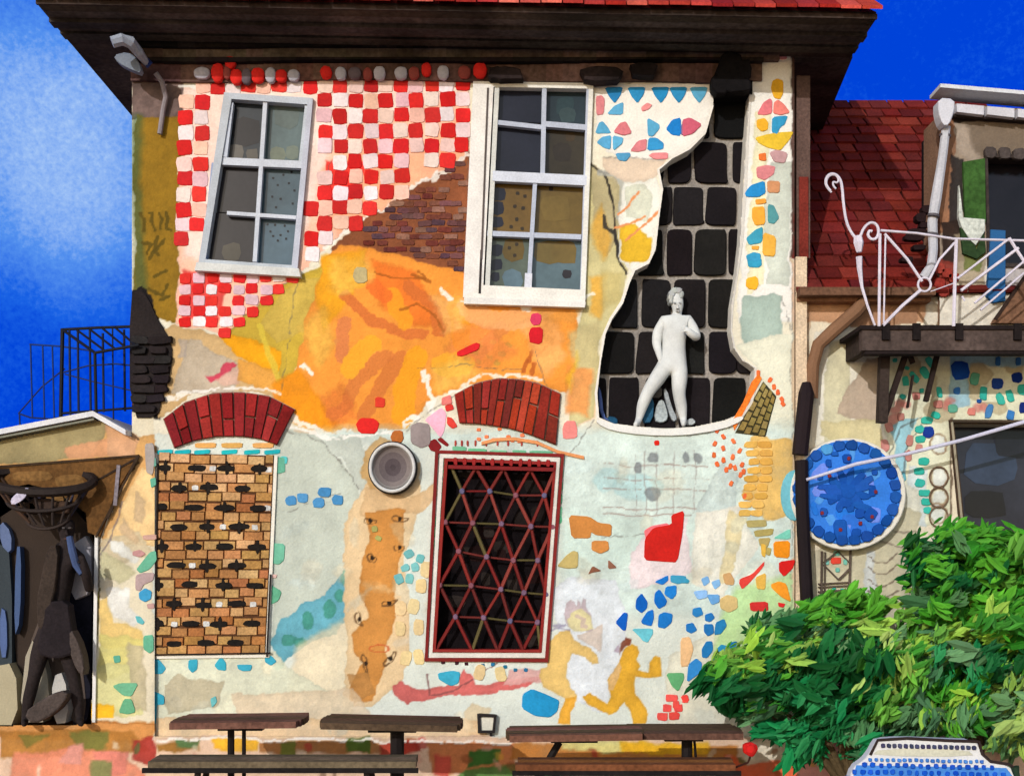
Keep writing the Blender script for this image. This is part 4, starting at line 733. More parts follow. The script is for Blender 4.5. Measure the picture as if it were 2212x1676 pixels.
for r_ in range(10):
    for k in range(4):
        u = .04 + k * .275 + (.13 if r_ % 2 else 0) + R.uniform(-.02, .02)
        if u > .97: continue
        x, y = quad_lerp(BRK, u, (1.5 + r_ * 2.03) / rows); e = 18 if u > .1 else 12
        hs.prism(blob(x, y + R.uniform(-2, 2), e * R.uniform(1.9, 2.5), 14.5, n=10, sq=.75, jit=.1), -.0335 - .0002 * k, -.02, (30, 26, 24), 1)
        if R.random() < .6: hs.prism(blob(x + R.uniform(-2, 2), y, 9, R.uniform(26, 34), n=8, sq=.8), -.0345, -.02, (34, 29, 26), 1)
        if R.random() < .26: hs.prism(blob(*quad_lerp(BRK, min(u + .14, .96), (1.5 + r_ * 2.03) / rows), 15, 12, n=8, sq=.4), -.034, -.02, (214, 214, 212), 1)
hs.build('painted_hole_plates', M_STONE, house)
bi_o = bi.build('brick_infill', M_STONE, house); tag(bi_o, 'window opening filled with pierced ochre brickwork')
fr = MB()
for p, q in [((336, 978), (330, 1416)), ((596, 984), (577, 1413)), ((328, 1419), (582, 1416))]: bar(fr, p, q, 7, -.02 - .001 * (p[0] % 3), .002, (232, 228, 216))
bar(fr, (340, 1000), (334, 1424), 3, -.041, -.03, (40, 34, 32)); bar(fr, (584, 1240), (576, 1418), 3, -.0405, -.02, (40, 34, 32)); bar(fr, (326, 1414), (584, 1410), 3, -.0415, -.02, (34, 30, 30))
fr.build('window_trim', M_PAINT, house)

# ---- brick arches
def arch(outer, inner, n, cols, name):
    def at(pl, t):
        t *= len(pl) - 1; i = min(int(t), len(pl) - 2); f = t - i; return (pl[i][0] * (1 - f) + pl[i + 1][0] * f, pl[i][1] * (1 - f) + pl[i + 1][1] * f)
    a = MB(); base = [at(outer, t / 20) for t in range(21)] + [at(inner, 1 - t / 20) for t in range(21)]; a.prism(base, -.012, .002, (150, 120, 106))
    for i in range(n):
        t0, t1 = (i + .06) / n, (i + .92) / n; cuts = [0, R.uniform(.35, .65), 1] if i % 2 else [0, 1]
        for k in range(len(cuts) - 1):
            f0, f1 = cuts[k] + .015, cuts[k + 1] - .015; o = [at(outer, t0), at(outer, t1)]; q = [at(inner, t0), at(inner, t1)]
            L = lambda A, B, f: (A[0] + (B[0] - A[0]) * f, A[1] + (B[1] - A[1]) * f)
            a.prism([L(o[0], q[0], f0), L(o[1], q[1], f0), L(o[1], q[1], f1), L(o[0], q[0], f1)], -.045 - R.uniform(0, .006), -.004, vary(R.choice(cols), 8), 1.4)
    return a.build(name, M_STONE, house)
tag(arch([(352, 905), (400, 868), (460, 848), (520, 846), (580, 854), (638, 884)], [(376, 968), (420, 952), (470, 943), (520, 943), (560, 948), (598, 962)], 11, [(142, 34, 34), (128, 30, 32), (158, 42, 40), (120, 26, 28)], 'brick_arch'), 'red brick arch over the bricked-up window')
tag(arch([(981, 852), (1030, 826), (1078, 816), (1120, 818), (1162, 826), (1212, 850)], [(992, 914), (1030, 916), (1061, 920), (1100, 926), (1140, 938), (1202, 962)], 12, [(132, 40, 30), (112, 34, 28), (168, 58, 36), (150, 46, 36)], 'brick_arch'), 'red brick arch over the barred window')
ar = MB()
for t0, t1, c in [(0, 1, (224, 150, 96))]:
    pl = [(1040, 954), (1070, 946), (1110, 944), (1160, 952), (1205, 972), (1262, 985)]; ar.prism(pl + [(x, y + 7) for x, y in pl[::-1]], -.02, .002, c, .5)
ar.build('mosaic_trim', M_TILE, house)

# ---- barred window
q4 = lambda u, v: quad_lerp(GRL, u, v)
gw = MB(); frame_quad(gw, [(940, 972), (1219, 980), (1184, 1430), (917, 1428)], 0, -.03, .10, (124, 34, 30), [7, 7, 8, 7]); frame_quad(gw, [(950, 980), (1210, 988), (1178, 1420), (926, 1420)], 0, -.024, .10, (216, 212, 204), [9, 9, 10, 8]); frame_quad(gw, [(960, 990), (1202, 998), (1170, 1409), (934, 1408)], 0, -.031, .10, (142, 40, 36), [6, 6, 6, 7])
gf = gw.build('barred_window', M_METAL, house); tag(gf, 'dark window behind a red diamond lattice grille')
gp = MB(); gp.prism([(956, 988), (1206, 996), (1174, 1412), (932, 1410)], .16, .18, (24, 20, 22))
for i in range(26): x, y = R.uniform(.08, .92), R.uniform(.05, .95); c0 = q4(x, y); gp.prism(blob(c0[0], c0[1], R.uniform(20, 50), R.uniform(18, 44), n=8), .158 - .0004 * i, .17, R.choice([(16, 14, 16), (34, 29, 28), (46, 40, 38), (26, 21, 22), (34, 22, 22)]))
gp.build('pane', M_VOID, gf)
RW = [[(975, 1008), (1028, 1010), (1088, 1012), (1145, 1014), (1200, 1014)], [(998, 1061), (1058, 1061), (1114, 1070), (1176, 1070)], [(962, 1128), (1021, 1130), (1083, 1132), (1147, 1137), (1194, 1138)], [(991, 1191), (1051, 1203), (1109, 1210), (1162, 1210)],
      [(950, 1264), (1018, 1265), (1082, 1273), (1132, 1280), (1180, 1284)], [(984, 1332), (1045, 1334), (1102, 1341), (1161, 1344)], [(942, 1404), (1020, 1406), (1076, 1406), (1130, 1404), (1168, 1404)]]
gr = MB()
for r_ in range(6):
    A, B = (RW[r_], RW[r_ + 1])
    for i in range(4):
        five, four = (A, B) if len(A) == 5 else (B, A)
        for k in (0, 1):
            c = R.choice([(118, 36, 33), (106, 32, 30), (128, 42, 36), (112, 38, 34), (134, 58, 50), (120, 34, 32), (100, 36, 34), (96, 86, 52)]) ; p, q = five[i + k], four[i]
            gr.tubeD([(p[0], p[1], .01 - k * .011), (q[0], q[1], .01 - k * .011)], R.uniform(.014, .019), c, n=6)
for r_ in range(1, 6):
    if R.random() < .8:
        row = RW[r_]
        for i in range(len(row) - 1): gr.tubeD([(row[i][0], row[i][1], .03), (row[i + 1][0], row[i + 1][1], .03)], .011, R.choice([(112, 28, 28), (84, 76, 44), (104, 40, 36)]), n=6)
    for p in RW[r_]:
        kb = MB(); kb.prism(blob(p[0], p[1], 12, 13, n=9, sq=.9), -.03, .0, R.choice([(120, 92, 116), (98, 92, 124), (132, 80, 92)]), 2); kb.build('rivet_cap', M_METAL, gf)
gr.build('grille', M_METAL, gf)
bd = MB(); bar(bd, (968, 1008), (1198, 1014), 8, -.036, .02, (122, 30, 32))
for i in range(11): x = 984 + i * 20; bd.prism(blob(x, 996 + i * .5, 9, 17, n=8), -.04, -.02, (150, 34, 34), 1)
bd.build('beaded_rail', M_METAL, gf)

# ---- niche: dark stones behind broken plaster
ns = MB(); ns.prism(rect(1284, 80, 1640, 936), .215, .27, (150, 144, 138))
ys = [80, 112, 205, 303, 400, 491, 599, 712, 811, 935]
for j in range(9):
    x = 1256 + (j % 2) * 34 + R.uniform(0, 14)
    while x < 1640:
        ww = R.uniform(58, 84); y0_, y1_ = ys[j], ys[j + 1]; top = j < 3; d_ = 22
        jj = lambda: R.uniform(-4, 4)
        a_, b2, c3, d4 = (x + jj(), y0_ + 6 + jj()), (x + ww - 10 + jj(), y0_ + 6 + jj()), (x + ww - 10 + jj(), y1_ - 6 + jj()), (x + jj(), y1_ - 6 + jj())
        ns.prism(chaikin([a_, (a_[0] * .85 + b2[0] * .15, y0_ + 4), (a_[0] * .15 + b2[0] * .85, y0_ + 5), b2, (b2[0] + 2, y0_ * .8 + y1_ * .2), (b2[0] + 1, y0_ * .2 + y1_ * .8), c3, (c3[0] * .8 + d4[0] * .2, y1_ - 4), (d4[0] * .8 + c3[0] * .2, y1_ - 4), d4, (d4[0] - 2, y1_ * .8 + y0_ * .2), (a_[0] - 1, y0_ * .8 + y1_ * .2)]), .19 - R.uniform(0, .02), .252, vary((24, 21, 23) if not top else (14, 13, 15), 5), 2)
        x += ww
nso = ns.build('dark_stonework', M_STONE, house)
lg = MB(); lg.prism(chaikin([(1290, 904), (1330, 918), (1400, 926), (1470, 928), (1560, 914), (1606, 896), (1606, 908), (1560, 928), (1470, 942), (1390, 940), (1320, 930), (1288, 914)]), -.03, .24, (230, 230, 226), 1); lg.build('niche_ledge', M_PAINT, house)
ml = MB()
for pts, c in [([(1432, 842), (1440, 838), (1452, 880), (1464, 905), (1454, 912), (1444, 890)], (150, 158, 164)), ([(1420, 868), (1432, 862), (1440, 880), (1444, 905), (1430, 914), (1412, 908)], (166, 176, 180)), ([(1392, 862), (1414, 858), (1410, 912), (1386, 914)], (44, 92, 124)), ([(1482, 908), (1495, 902), (1504, 912), (1496, 918), (1484, 918)], (170, 176, 178)),
               ([(1292, 830), (1300, 850), (1304, 900), (1322, 912), (1296, 902)], (86, 106, 164)), ([(1312, 898), (1334, 902), (1334, 918), (1314, 912)], (30, 78, 110)), ([(1400, 840), (1430, 832), (1430, 860), (1406, 858)], (84, 80, 76))]: ml.prism(chaikin(pts), .13 - .001 * len(ml.f) % 5 * .001, .2, c, 1.5)
ml.build('niche_stones', M_STONE, house)

# ---- figures grown with the skin modifier
def figure(name, joints, edges, mat, color, parent=None, root=0, sub=2, extra=None):
    me = bpy.data.meshes.new(name); me.from_pydata([j[0] for j in joints], edges, []); me.materials.append(mat)
    ob = bpy.data.objects.new(name, me); COL.objects.link(ob)
    bpy.context.view_layer.objects.active = ob
    m = ob.modifiers.new('Skin', 'SKIN'); m.use_smooth_shade = True
    if not me.skin_vertices: me.attributes
    sv = me.skin_vertices[0].data
    for i, j in enumerate(joints):
        r = j[1]; sv[i].radius = r if isinstance(r, tuple) else (r, r); sv[i].use_root = (i == root)
    s2 = ob.modifiers.new('Sub', 'SUBSURF'); s2.levels = sub; s2.render_levels = sub
    dg = bpy.context.evaluated_depsgraph_get(); dg.update(); me2 = bpy.data.meshes.new_from_object(ob.evaluated_get(dg)); me2.name = name
    old = me; ob.modifiers.clear(); ob.data = me2
    at = me2.color_attributes.new('Col', 'FLOAT_COLOR', 'POINT'); n = len(me2.vertices)
    at.data.foreach_set('color', np.tile(np.array([*lin(color), 1.0], np.float32), n)); me2.polygons.foreach_set('use_smooth', [True] * len(me2.polygons))
    if not me2.materials: me2.materials.append(mat)
    if parent: ob.parent = parent; ob.matrix_parent_inverse = Matrix.Translation(-Vector(parent.location))
    return ob
def skin_probe():
    me = bpy.data.meshes.new('p'); me.from_pydata([(0, 0, 0), (0, 0, 1)], [(0, 1)], []); o = bpy.data.objects.new('p', me); COL.objects.link(o)
    o.modifiers.new('S', 'SKIN'); ok = len(me.skin_vertices); bpy.data.objects.remove(o); return ok

def J(px, py, Y, r): return (P(px, py, Y), r)
def skel(chains):
    """chains: list of lists of joints; a joint given as an int refers back to an earlier joint"""
    js, es = [], []
    for ch in chains:
        prev = None
        for q in ch:
            if isinstance(q, int): i = q
            else: js.append(q); i = len(js) - 1
            if prev is not None: es.append((prev, i))
            prev = i
    return js, es
def fingers(x, y, Y, dx, dy, ln=9):
    """five short finger chains from a palm point, in drawing units"""
    out = []; L = math.hypot(dx, dy); ux, uy = dx / L, dy / L; vx, vy = -uy, ux
    for k, (off, l) in enumerate([(-3.2, .85), (-1.1, 1.0), (1.1, .95), (3.2, .75)]):
        out.append([(x + vx * off, y + vy * off), (x + vx * off * 1.15 + ux * ln * l * .6, y + vy * off * 1.15 + uy * ln * l * .6), (x + vx * off * 1.2 + ux * ln * l, y + vy * off * 1.2 + uy * ln * l)])
    out.append([(x - vx * 4 - ux * 3, y - vy * 4 - uy * 3), (x - vx * 8 + ux * 1.5, y - vy * 8 + uy * 1.5), (x - vx * 9 + ux * 5, y - vy * 9 + uy * 5)])
    return out
YS = .07
st = thing('statue', P(1435, 918, YS), 'small white plaster statue of a striding figure standing in the dark stone niche', 'statue')
body = [
    [J(1456, 776, YS, (.125, .095)), J(1456, 748, YS, (.112, .085)), J(1456, 722, YS, (.13, .095)), J(1458, 698, YS, (.135, .095)), J(1462, 684, YS, (.05, .05)), J(1463, 674, YS, (.045, .045)), J(1464, 662, YS - .01, (.062, .062)), J(1461, 648, YS, (.07, .072)), J(1459, 634, YS, (.06, .062)), J(1458, 630, YS, (.03, .03))],
    [3, J(1434, 694, YS, (.06, .06)), J(1421, 716, YS + .01, (.056, .056)), J(1418, 742, YS + .01, (.048, .048)), J(1424, 766, YS - .03, (.032, .032)), J(1427, 776, YS - .05, (.028, .036))],
    [3, J(1486, 692, YS, (.06, .06)), J(1499, 712, YS - .03, (.05, .05)), J(1506, 730, YS - .07, (.045, .045)), J(1494, 722, YS - .12, (.036, .036)), J(1482, 712, YS - .14, (.03, .036))],
    [0, J(1438, 792, YS, (.10, .095)), J(1420, 818, YS - .02, (.09, .085)), J(1402, 842, YS - .03, (.07, .065)), J(1388, 874, YS, (.062, .06)), J(1380, 906, YS + .01, (.034, .034)), J(1376, 914, YS - .03, (.034, .03)), J(1372, 917, YS - .08, (.028, .018))],
    [0, J(1466, 794, YS, (.10, .095)), J(1468, 822, YS - .02, (.09, .085)), J(1466, 848, YS - .03, (.07, .065)), J(1472, 878, YS, (.062, .06)), J(1476, 906, YS + .01, (.034, .034)), J(1477, 914, YS - .03, (.034, .03)), J(1476, 917, YS - .08, (.028, .018))]]
js, es = skel(body)
def add_fingers(js, es, hand, x, y, Y, dx, dy, ln=9, r=.0075):
    for ch in fingers(x, y, Y, dx, dy, ln):
        prev = hand
        for (a, b_) in ch: js.append((P(a, b_, Y), (r, r))); es.append((prev, len(js) - 1)); prev = len(js) - 1
lh = 15; rh = 20
add_fingers(js, es, 14, 1427, 779, YS - .05, .2, 1); add_fingers(js, es, 19, 1480, 710, YS - .145, -1, -.5)
figure('body', js, es, M_PLASTER, (212, 215, 214), st)
hd = MB()
for (x, y, ww, h) in [(1452, 634, 16, 16), (1458, 628, 18, 14), (1466, 628, 16, 14), (1471, 636, 12, 18), (1449, 642, 12, 16), (1450, 650, 9, 12)]: hd.prism(blob(x, y, ww, h, n=10, sq=.9), YS - .06 - R.uniform(0, .008), YS + .06, vary((178, 181, 181), 6), 3)
hd.build('hair', M_PLASTER, st)
fc = MB()
fc.prism([(1463, 655), (1467, 666), (1461, 667)], YS - .098, YS - .05, (206, 208, 208), .8)
for x in (1458, 1469): fc.prism(blob(x, 654, 5, 3, n=8), YS - .079, YS - .05, (160, 162, 164), .3)
fc.prism(blob(1464, 671.5, 9, 2.6, n=8), YS - .078, YS - .05, (176, 174, 174), .3); fc.build('face', M_PAINT, st)

# ---- round lamp on the wall, small wall bracket
lp = thing('wall_lamp', P(850, 1012, 0), 'round grey bowl lamp with a white rim on the wall between the two lower windows', 'wall lamp')
def ring(mb, cx, cy, rx, ry, prof, c, n=36):
    """surface of revolution facing the viewer: prof = [(radius share, Y)]"""
    b = len(mb.v)
    for (k, Y) in prof:
        for i in range(n): a = 2 * math.pi * i / n; q = P(cx + rx * k * math.cos(a), cy + ry * k * math.sin(a), 0); mb.v.append((q[0], Y, q[2]))
    for r_ in range(len(prof) - 1):
        for i in range(n): mb.face([b + r_ * n + i, b + r_ * n + (i + 1) % n, b + (r_ + 1) * n + (i + 1) % n, b + (r_ + 1) * n + i], c if not isinstance(c, list) else c[r_])
q = MB(); ring(q, 850, 1012, 50, 54, [(.9, 0), (1.05, -.01), (1.06, -.09), (1.0, -.12)], (30, 28, 30)); q.build('housing', M_METAL, lp, True)
q = MB(); ring(q, 850, 1012, 50, 54, [(1.0, -.121), (.96, -.135), (.88, -.13), (.86, -.11)], (206, 206, 204)); q.build('rim', M_METAL, lp, True)
q = MB(); ring(q, 850, 1010, 50, 54, [(.87, -.112), (.78, -.085), (.6, -.062), (.35, -.05), (.12, -.046), (.001, -.045)], [(140, 134, 130), (126, 116, 114), (104, 94, 96), (84, 74, 78), (76, 66, 70)]); q.build('bowl', M_METAL, lp, True)
wb = MB()
for p, q_, wd in [((1034, 1544), (1070, 1546), 5), ((1034, 1542), (1036, 1582), 7), ((1070, 1544), (1066, 1582), 6), ((1032, 1580), (1068, 1580), 6), ((1060, 1584), (1061, 1598), 5)]: bar(wb, p, q_, wd, -.07 - .001 * (wd % 4), -.002, (40, 36, 36))
wb.prism(rect(1038, 1549, 1066, 1577), -.05, -.001, (220, 216, 200)); tag(wb.build('socket_box', M_METAL), 'small square black-edged socket box low on the wall between the tables', 'socket box')
tb = MB()
for pts, c, r_ in [([(318, 84, -.75), (300, 92, -.7), (248, 84, -.7), (240, 106, -.66)], (150, 156, 172), .055), ([(290, 88, -.62), (306, 118, -.5), (318, 136, -.3)], (156, 160, 178), .05)]: pass
tb.tubeD([(242, 92, -.62), (262, 86, -.60), (282, 92, -.55), (300, 114, -.45), (316, 136, -.3)], [.05, .055, .055, .045, .03], (150, 158, 174)); tb.tubeD([(314, 132, -.3), (324, 142, -.28)], .036, (36, 52, 110))
tb.tubeD([(336, 158, -.16), (350, 178, -.12), (358, 210, -.06), (352, 240, -.05), (345, 290, -.045)], .024, (140, 132, 136)); tb.build('downpipe', M_METAL, house)
tb = MB(); tb.prism(chaikin([(244, 120), (276, 112), (298, 128), (308, 160), (284, 152), (256, 138)]), -.36, -.28, (120, 130, 146), 2); tb.build('eave_lamp', M_METAL, house)
# ------------------------------------------------------------------ porch on the left
porch = thing('porch', P(100, 1590, -.05), 'low gabled porch with white roof edge and dark open doorway, left of the mosaic house', 'porch')
DOOR = [(-30, 1062), (60, 1040), (185, 1100), (206, 1160), (203, 1400), (196, 1564), (-30, 1568)]
wallsheet('wall', -300, 900, 334, 1597, -.05, holes=[DOOR], keep=[(-300, 1000), (0, 952), (215, 908), (292, 948), (334, 960), (334, 1600), (-300, 1600)], parent=porch)
pb = MB(); pl_, pr_ = P(-300, 0)[0], hl - .012
zz = lambda py: P(0, py)[2]
pb.box((pl_, 1.3, -.45), (pr_, 1.36, zz(1000)), (54, 46, 42)); pb.box((pl_, -.04, -.45), (pl_ + .1, 1.298, zz(1000)), (90, 80, 70)); pb.box((pr_ - .08, .01, -.45), (pr_, 1.298, zz(985)), (110, 100, 90)); pb.box((pl_ + .102, -.02, -.45), (pr_ - .082, 1.296, .06), (176, 130, 92))
for (a, b_, c) in [(-200, 60, (40, 50, 70)), (60, 120, (58, 50, 44)), (120, 170, (66, 84, 120)), (170, 205, (36, 34, 40))]: pb.box((P(a, 0)[0], 1.27, .1), (P(b_, 0)[0], 1.298, 2.4), c)
pb.build('back_wall', M_STONE, porch)
rfp = MB()
def slab(mb, p0, p1, Y0, Y1, th, c):
    a, b_ = P(p0[0], p0[1]), P(p1[0], p1[1]); vs = [(a[0], Y0, a[2]), (b_[0], Y0, b_[2]), (b_[0], Y1, b_[2]), (a[0], Y1, a[2])]; vs += [(x, y, z + th) for x, y, z in vs]
    mb.add(vs, [(0, 3, 2, 1), (4, 5, 6, 7), (0, 1, 5, 4), (1, 2, 6, 5), (2, 3, 7, 6), (3, 0, 4, 7)], c)
slab(rfp, (-300, 1004), (214, 904), -.17, 2.0, .05, (216, 216, 220)); slab(rfp, (214, 904), (284, 944), -.171, 2.0, .05, (220, 220, 224)); slab(rfp, (-300, 1010), (214, 911), -.14, -.06, .02, (130, 132, 120))
rfp.build('roof', M_METAL, porch)
tr = MB()
bar(tr, (208, 1160), (202, 1560), 7, -.075, .02, (236, 234, 230)); tr.build('door_post', M_PAINT, porch)
# dark brown timber lintel above the opening
lt = MB(); lt.prism([(-40, 1012), (150, 1000), (300, 982), (250, 1064), (216, 1160), (190, 1150), (186, 1108), (120, 1060), (60, 1045), (-40, 1066)], -.085, -.052, (104, 72, 38), 1)
bar(lt, (-30, 1010), (300, 984), 5, -.095, -.08, (64, 48, 34)); bar(lt, (300, 984), (206, 1160), 4, -.094, -.08, (60, 46, 34)); bar(lt, (256, 1004), (248, 1092), 8, -.096, -.08, (132, 124, 132)); bar(lt, (296, 984), (232, 1120), 3.5, -.0935, -.08, (60, 46, 36)); bar(lt, (184, 1052), (290, 992), 4, -.0945, -.08, (52, 40, 32))
for p in [(70, 1028, 90, 22), (120, 1080, 40, 30), (150, 1040, 60, 30)]: lt.prism(blob(*p), -.088, -.08, (126, 92, 52))
lt.build('lintel', M_WOOD, porch)
pn = MB()
for pts, c in [([(0, 1095), (150, 1085), (205, 1150), (200, 1240), (130, 1360), (120, 1470), (40, 1480), (24, 1300), (4, 1180)], (58, 48, 42)), ([(70, 1330), (150, 1300), (176, 1400), (190, 1560), (150, 1560), (120, 1440), (90, 1520), (60, 1540)], (92, 80, 74)), ([(112, 1180), (150, 1160), (148, 1300), (118, 1320)], (30, 26, 30)), ([(-30, 1180), (0, 1170), (26, 1200), (26, 1560), (-30, 1566)], (58, 66, 72)), ([(0, 1120), (26, 1150), (24, 1200), (0, 1175)], (96, 112, 150)), ([(0, 1310), (14, 1320), (16, 1420), (0, 1420)], (84, 104, 150)), ([(34, 1180), (46, 1180), (44, 1340), (30, 1380)], (72, 92, 132)),
               ([(150, 1180), (196, 1150), (200, 1280), (150, 1300)], (168, 164, 170)), ([(110, 1290), (150, 1290), (140, 1420), (120, 1400)], (140, 146, 170)), ([(60, 1370), (100, 1420), (110, 1560), (40, 1560)], (168, 160, 142)), ([(-20, 1440), (34, 1430), (40, 1566), (-20, 1566)], (176, 166, 138)), ([(112, 1460), (140, 1450), (150, 1560), (114, 1564)], (190, 188, 184))]: pn.prism(chaikin(pts), .10 - .0007 * len(pn.f), .16, c, 1)
pn.build('inner_panels', M_PAINT, porch)
dr = MB(); dr.prism(chaikin([(152, 1220), (168, 1204), (196, 1210), (200, 1300), (196, 1520), (186, 1566), (150, 1566), (146, 1400)]), .08, .12, (30, 30, 42), 2); dr.build('door', M_WOOD, porch)
# dark striding figure with a wide basket
YF = -.16
fg = thing('statue', P(110, 1560, YF), 'dark life-size statue of a striding person standing in the porch doorway', 'statue', None)
body = [
    [J(118, 1350, YF, (.12, .10)), J(124, 1310, YF, (.10, .09)), J(134, 1266, YF, (.115, .10)), J(140, 1226, YF, (.13, .10)), J(142, 1200, YF, (.12, .09)), J(144, 1176, YF, (.055, .055)), J(144, 1160, YF, (.06, .06)), J(143, 1140, YF, (.085, .09)), J(142, 1118, YF, (.07, .075))],
    [4, J(112, 1206, YF, (.06, .06)), J(100, 1250, YF, (.048, .048)), J(92, 1296, YF - .02, (.042, .042)), J(96, 1340, YF - .07, (.032, .032)), J(99, 1354, YF - .09, (.026, .036))],
    [4, J(172, 1206, YF, (.06, .06)), J(186, 1240, YF, (.05, .05)), J(194, 1276, YF - .04, (.044, .044)), J(186, 1240, YF - .16, (.036, .036)), J(180, 1216, YF - .18, (.028, .036))],
    [0, J(98, 1376, YF, (.10, .10)), J(84, 1420, YF - .02, (.085, .085)), J(74, 1462, YF - .03, (.062, .062)), J(62, 1510, YF + .02, (.055, .06)), J(54, 1548, YF + .03, (.036, .036)), J(54, 1560, YF - .02, (.038, .034)), J(50, 1562, YF - .11, (.034, .022))],
    [0, J(136, 1378, YF, (.10, .10)), J(150, 1422, YF - .02, (.085, .085)), J(160, 1464, YF - .03, (.062, .062)), J(168, 1510, YF + .02, (.055, .06)), J(172, 1548, YF + .03, (.036, .036)), J(172, 1560, YF - .02, (.038, .034)), J(176, 1562, YF - .11, (.034, .022))]]
js, es = skel(body); add_fingers(js, es, 13, 99, 1360, YF - .09, .1, 1, 14, .009); add_fingers(js, es, 18, 178, 1212, YF - .185, -.4, -1, 14, .009)
figure('body', js, es, M_STONE, (44, 37, 37), fg)
fc = MB(); fc.prism([(143, 1142), (148, 1156), (138, 1156)], YF - .118, YF - .04, (46, 38, 38), 1)
for x in (137, 150): fc.prism(blob(x, 1140, 7, 4, n=8), YF - .094, YF - .04, (90, 84, 84), .5)
fc.prism(blob(143, 1163, 12, 3, n=8), YF - .088, YF - .03, (84, 60, 56), .4); fc.build('face', M_STONE, fg)
sc = MB(); sc.tubeD([(150, 1160, YF - .10), (156, 1190, YF - .14), (164, 1220, YF - .14), (176, 1240, YF - .16)], [.03, .036, .034, .022], (66, 82, 120)); sc.build('scarf', M_METAL, fg)
ck = MB()
for pts, c in [([(104, 1180), (126, 1176), (122, 1260), (104, 1330), (84, 1370), (78, 1300), (92, 1230)], (60, 50, 44)), ([(98, 1300), (146, 1296), (152, 1340), (164, 1410), (122, 1424), (78, 1412), (90, 1350)], (38, 32, 35)), ([(150, 1350), (176, 1400), (184, 1460), (166, 1450), (148, 1400)], (82, 72, 68)), ([(50, 1540), (90, 1510), (130, 1490), (150, 1500), (120, 1540), (70, 1566)], (78, 68, 64))]: ck.prism(chaikin(pts), YF - .16 - .003 * len(ck.f) / 40, YF - .02, c, 4)
ck.build('draped_cloth', M_STONE, fg)
mo = Mosaic(); pz = lambda t: t
class MosaicP(Mosaic):
    def prism(s, pts, Ya, Yb, *a): Mosaic.prism(s, pts, Ya - .05, Yb - .05, *a)
mo = MosaicP(); GN = (92, 168, 138)
for t, c in [([(875, 350), (905, 310), (960, 240), (1000, 228), (1008, 290), (960, 350), (900, 375)], GN), ([(870, 385), (930, 370), (992, 372), (985, 420), (920, 450), (900, 490), (868, 480)], (188, 160, 160)), ([(890, 500), (930, 468), (975, 490), (970, 540), (930, 560), (895, 540)], (70, 168, 216)),
             ([(920, 775), (985, 768), (988, 870), (960, 890), (920, 860)], (108, 178, 148)), ([(725, 905), (770, 900), (775, 945), (735, 952)], (92, 172, 150)), ([(720, 1098), (770, 1078), (890, 1078), (845, 1165), (790, 1160)], (104, 172, 134)), ([(795, 1180), (845, 1180), (872, 1265), (820, 1280), (760, 1268)], (104, 172, 134)),
             ([(850, 235), (900, 222), (938, 250), (900, 272), (850, 260)], (196, 150, 150)), ([(915, 130), (1005, 125), (1005, 160), (920, 160)], (190, 150, 140)), ([(940, 572), (990, 565), (992, 600), (950, 604)], (200, 160, 156)), ([(868, 648), (900, 650), (930, 690), (915, 705), (880, 690)], (96, 176, 184))]: mo.chip(Z('a2', t), c)
for t, c in [([(960, 1290), (1000, 1280), (1005, 1340), (970, 1345)], (110, 170, 150)), ([(962, 1420), (1000, 1410), (1004, 1460), (970, 1480)], (98, 170, 146)), ([(930, 1195), (985, 1188), (996, 1280), (980, 1400), (940, 1380), (932, 1290)], (168, 156, 152))]: mo.chip(Z('a1', t), c)
mo.build_split('mosaic_chips', M_TILE, porch, 200)
bk = thing('basket', P(90, 1110, YF), 'wide dark wire basket held above the porch statue', 'basket')
bs = MB(); cx, cz = P(88, 1038, YF)[0], P(88, 1038, YF)[2]
def hoop(mb, cx, cy, cz, rx, ry, rad, c, tilt=0, n=28):
    pts = [(cx + rx * math.cos(2 * math.pi * i / n), cy + ry * math.sin(2 * math.pi * i / n), cz + tilt * math.cos(2 * math.pi * i / n) + .12 * math.sin(2 * math.pi * i / n)) for i in range(n + 1)]; mb.tube(pts, rad, c, 6)
hoop(bs, cx + .02, YF - .02, cz, .47, .2, .045, (42, 34, 32), -.02); hoop(bs, cx + .04, YF - .02, cz - .17, .34, .15, .018, (48, 40, 38)); hoop(bs, cx + .08, YF - .02, cz - .33, .2, .1, .016, (56, 46, 42))
bs.build('hoops', M_METAL, bk)
rb = MB()
for i in range(16):
    a = 2 * math.pi * i / 16; rb.tube([(cx + .02 + .46 * math.cos(a), YF - .02 + .2 * math.sin(a), cz - .02 * math.cos(a) + .09 * math.sin(a)), (cx + .04 + .34 * math.cos(a), YF - .02 + .15 * math.sin(a), cz - .17 + .09 * math.sin(a)), (cx + .08 + .2 * math.cos(a), YF - .02 + .1 * math.sin(a), cz - .33 + .09 * math.sin(a))], .013, R.choice([(70, 52, 42), (52, 44, 42), (60, 56, 70)]), 5)
rb.build('ribs', M_METAL, bk)
lf = MB(); lf.prism(chaikin([(22, 1080), (34, 1066), (62, 1050), (60, 1066), (48, 1082), (26, 1092)]), YF - .25, YF - .236, (186, 180, 200), 1)
for p in [(90, 1092, 60, 34), (130, 1096, 40, 30), (60, 1096, 36, 26)]: lf.prism(blob(*p), YF - .12, YF + .02, vary((66, 50, 42), 8), 3)
lf.build('cloth_lining', M_STONE, bk)

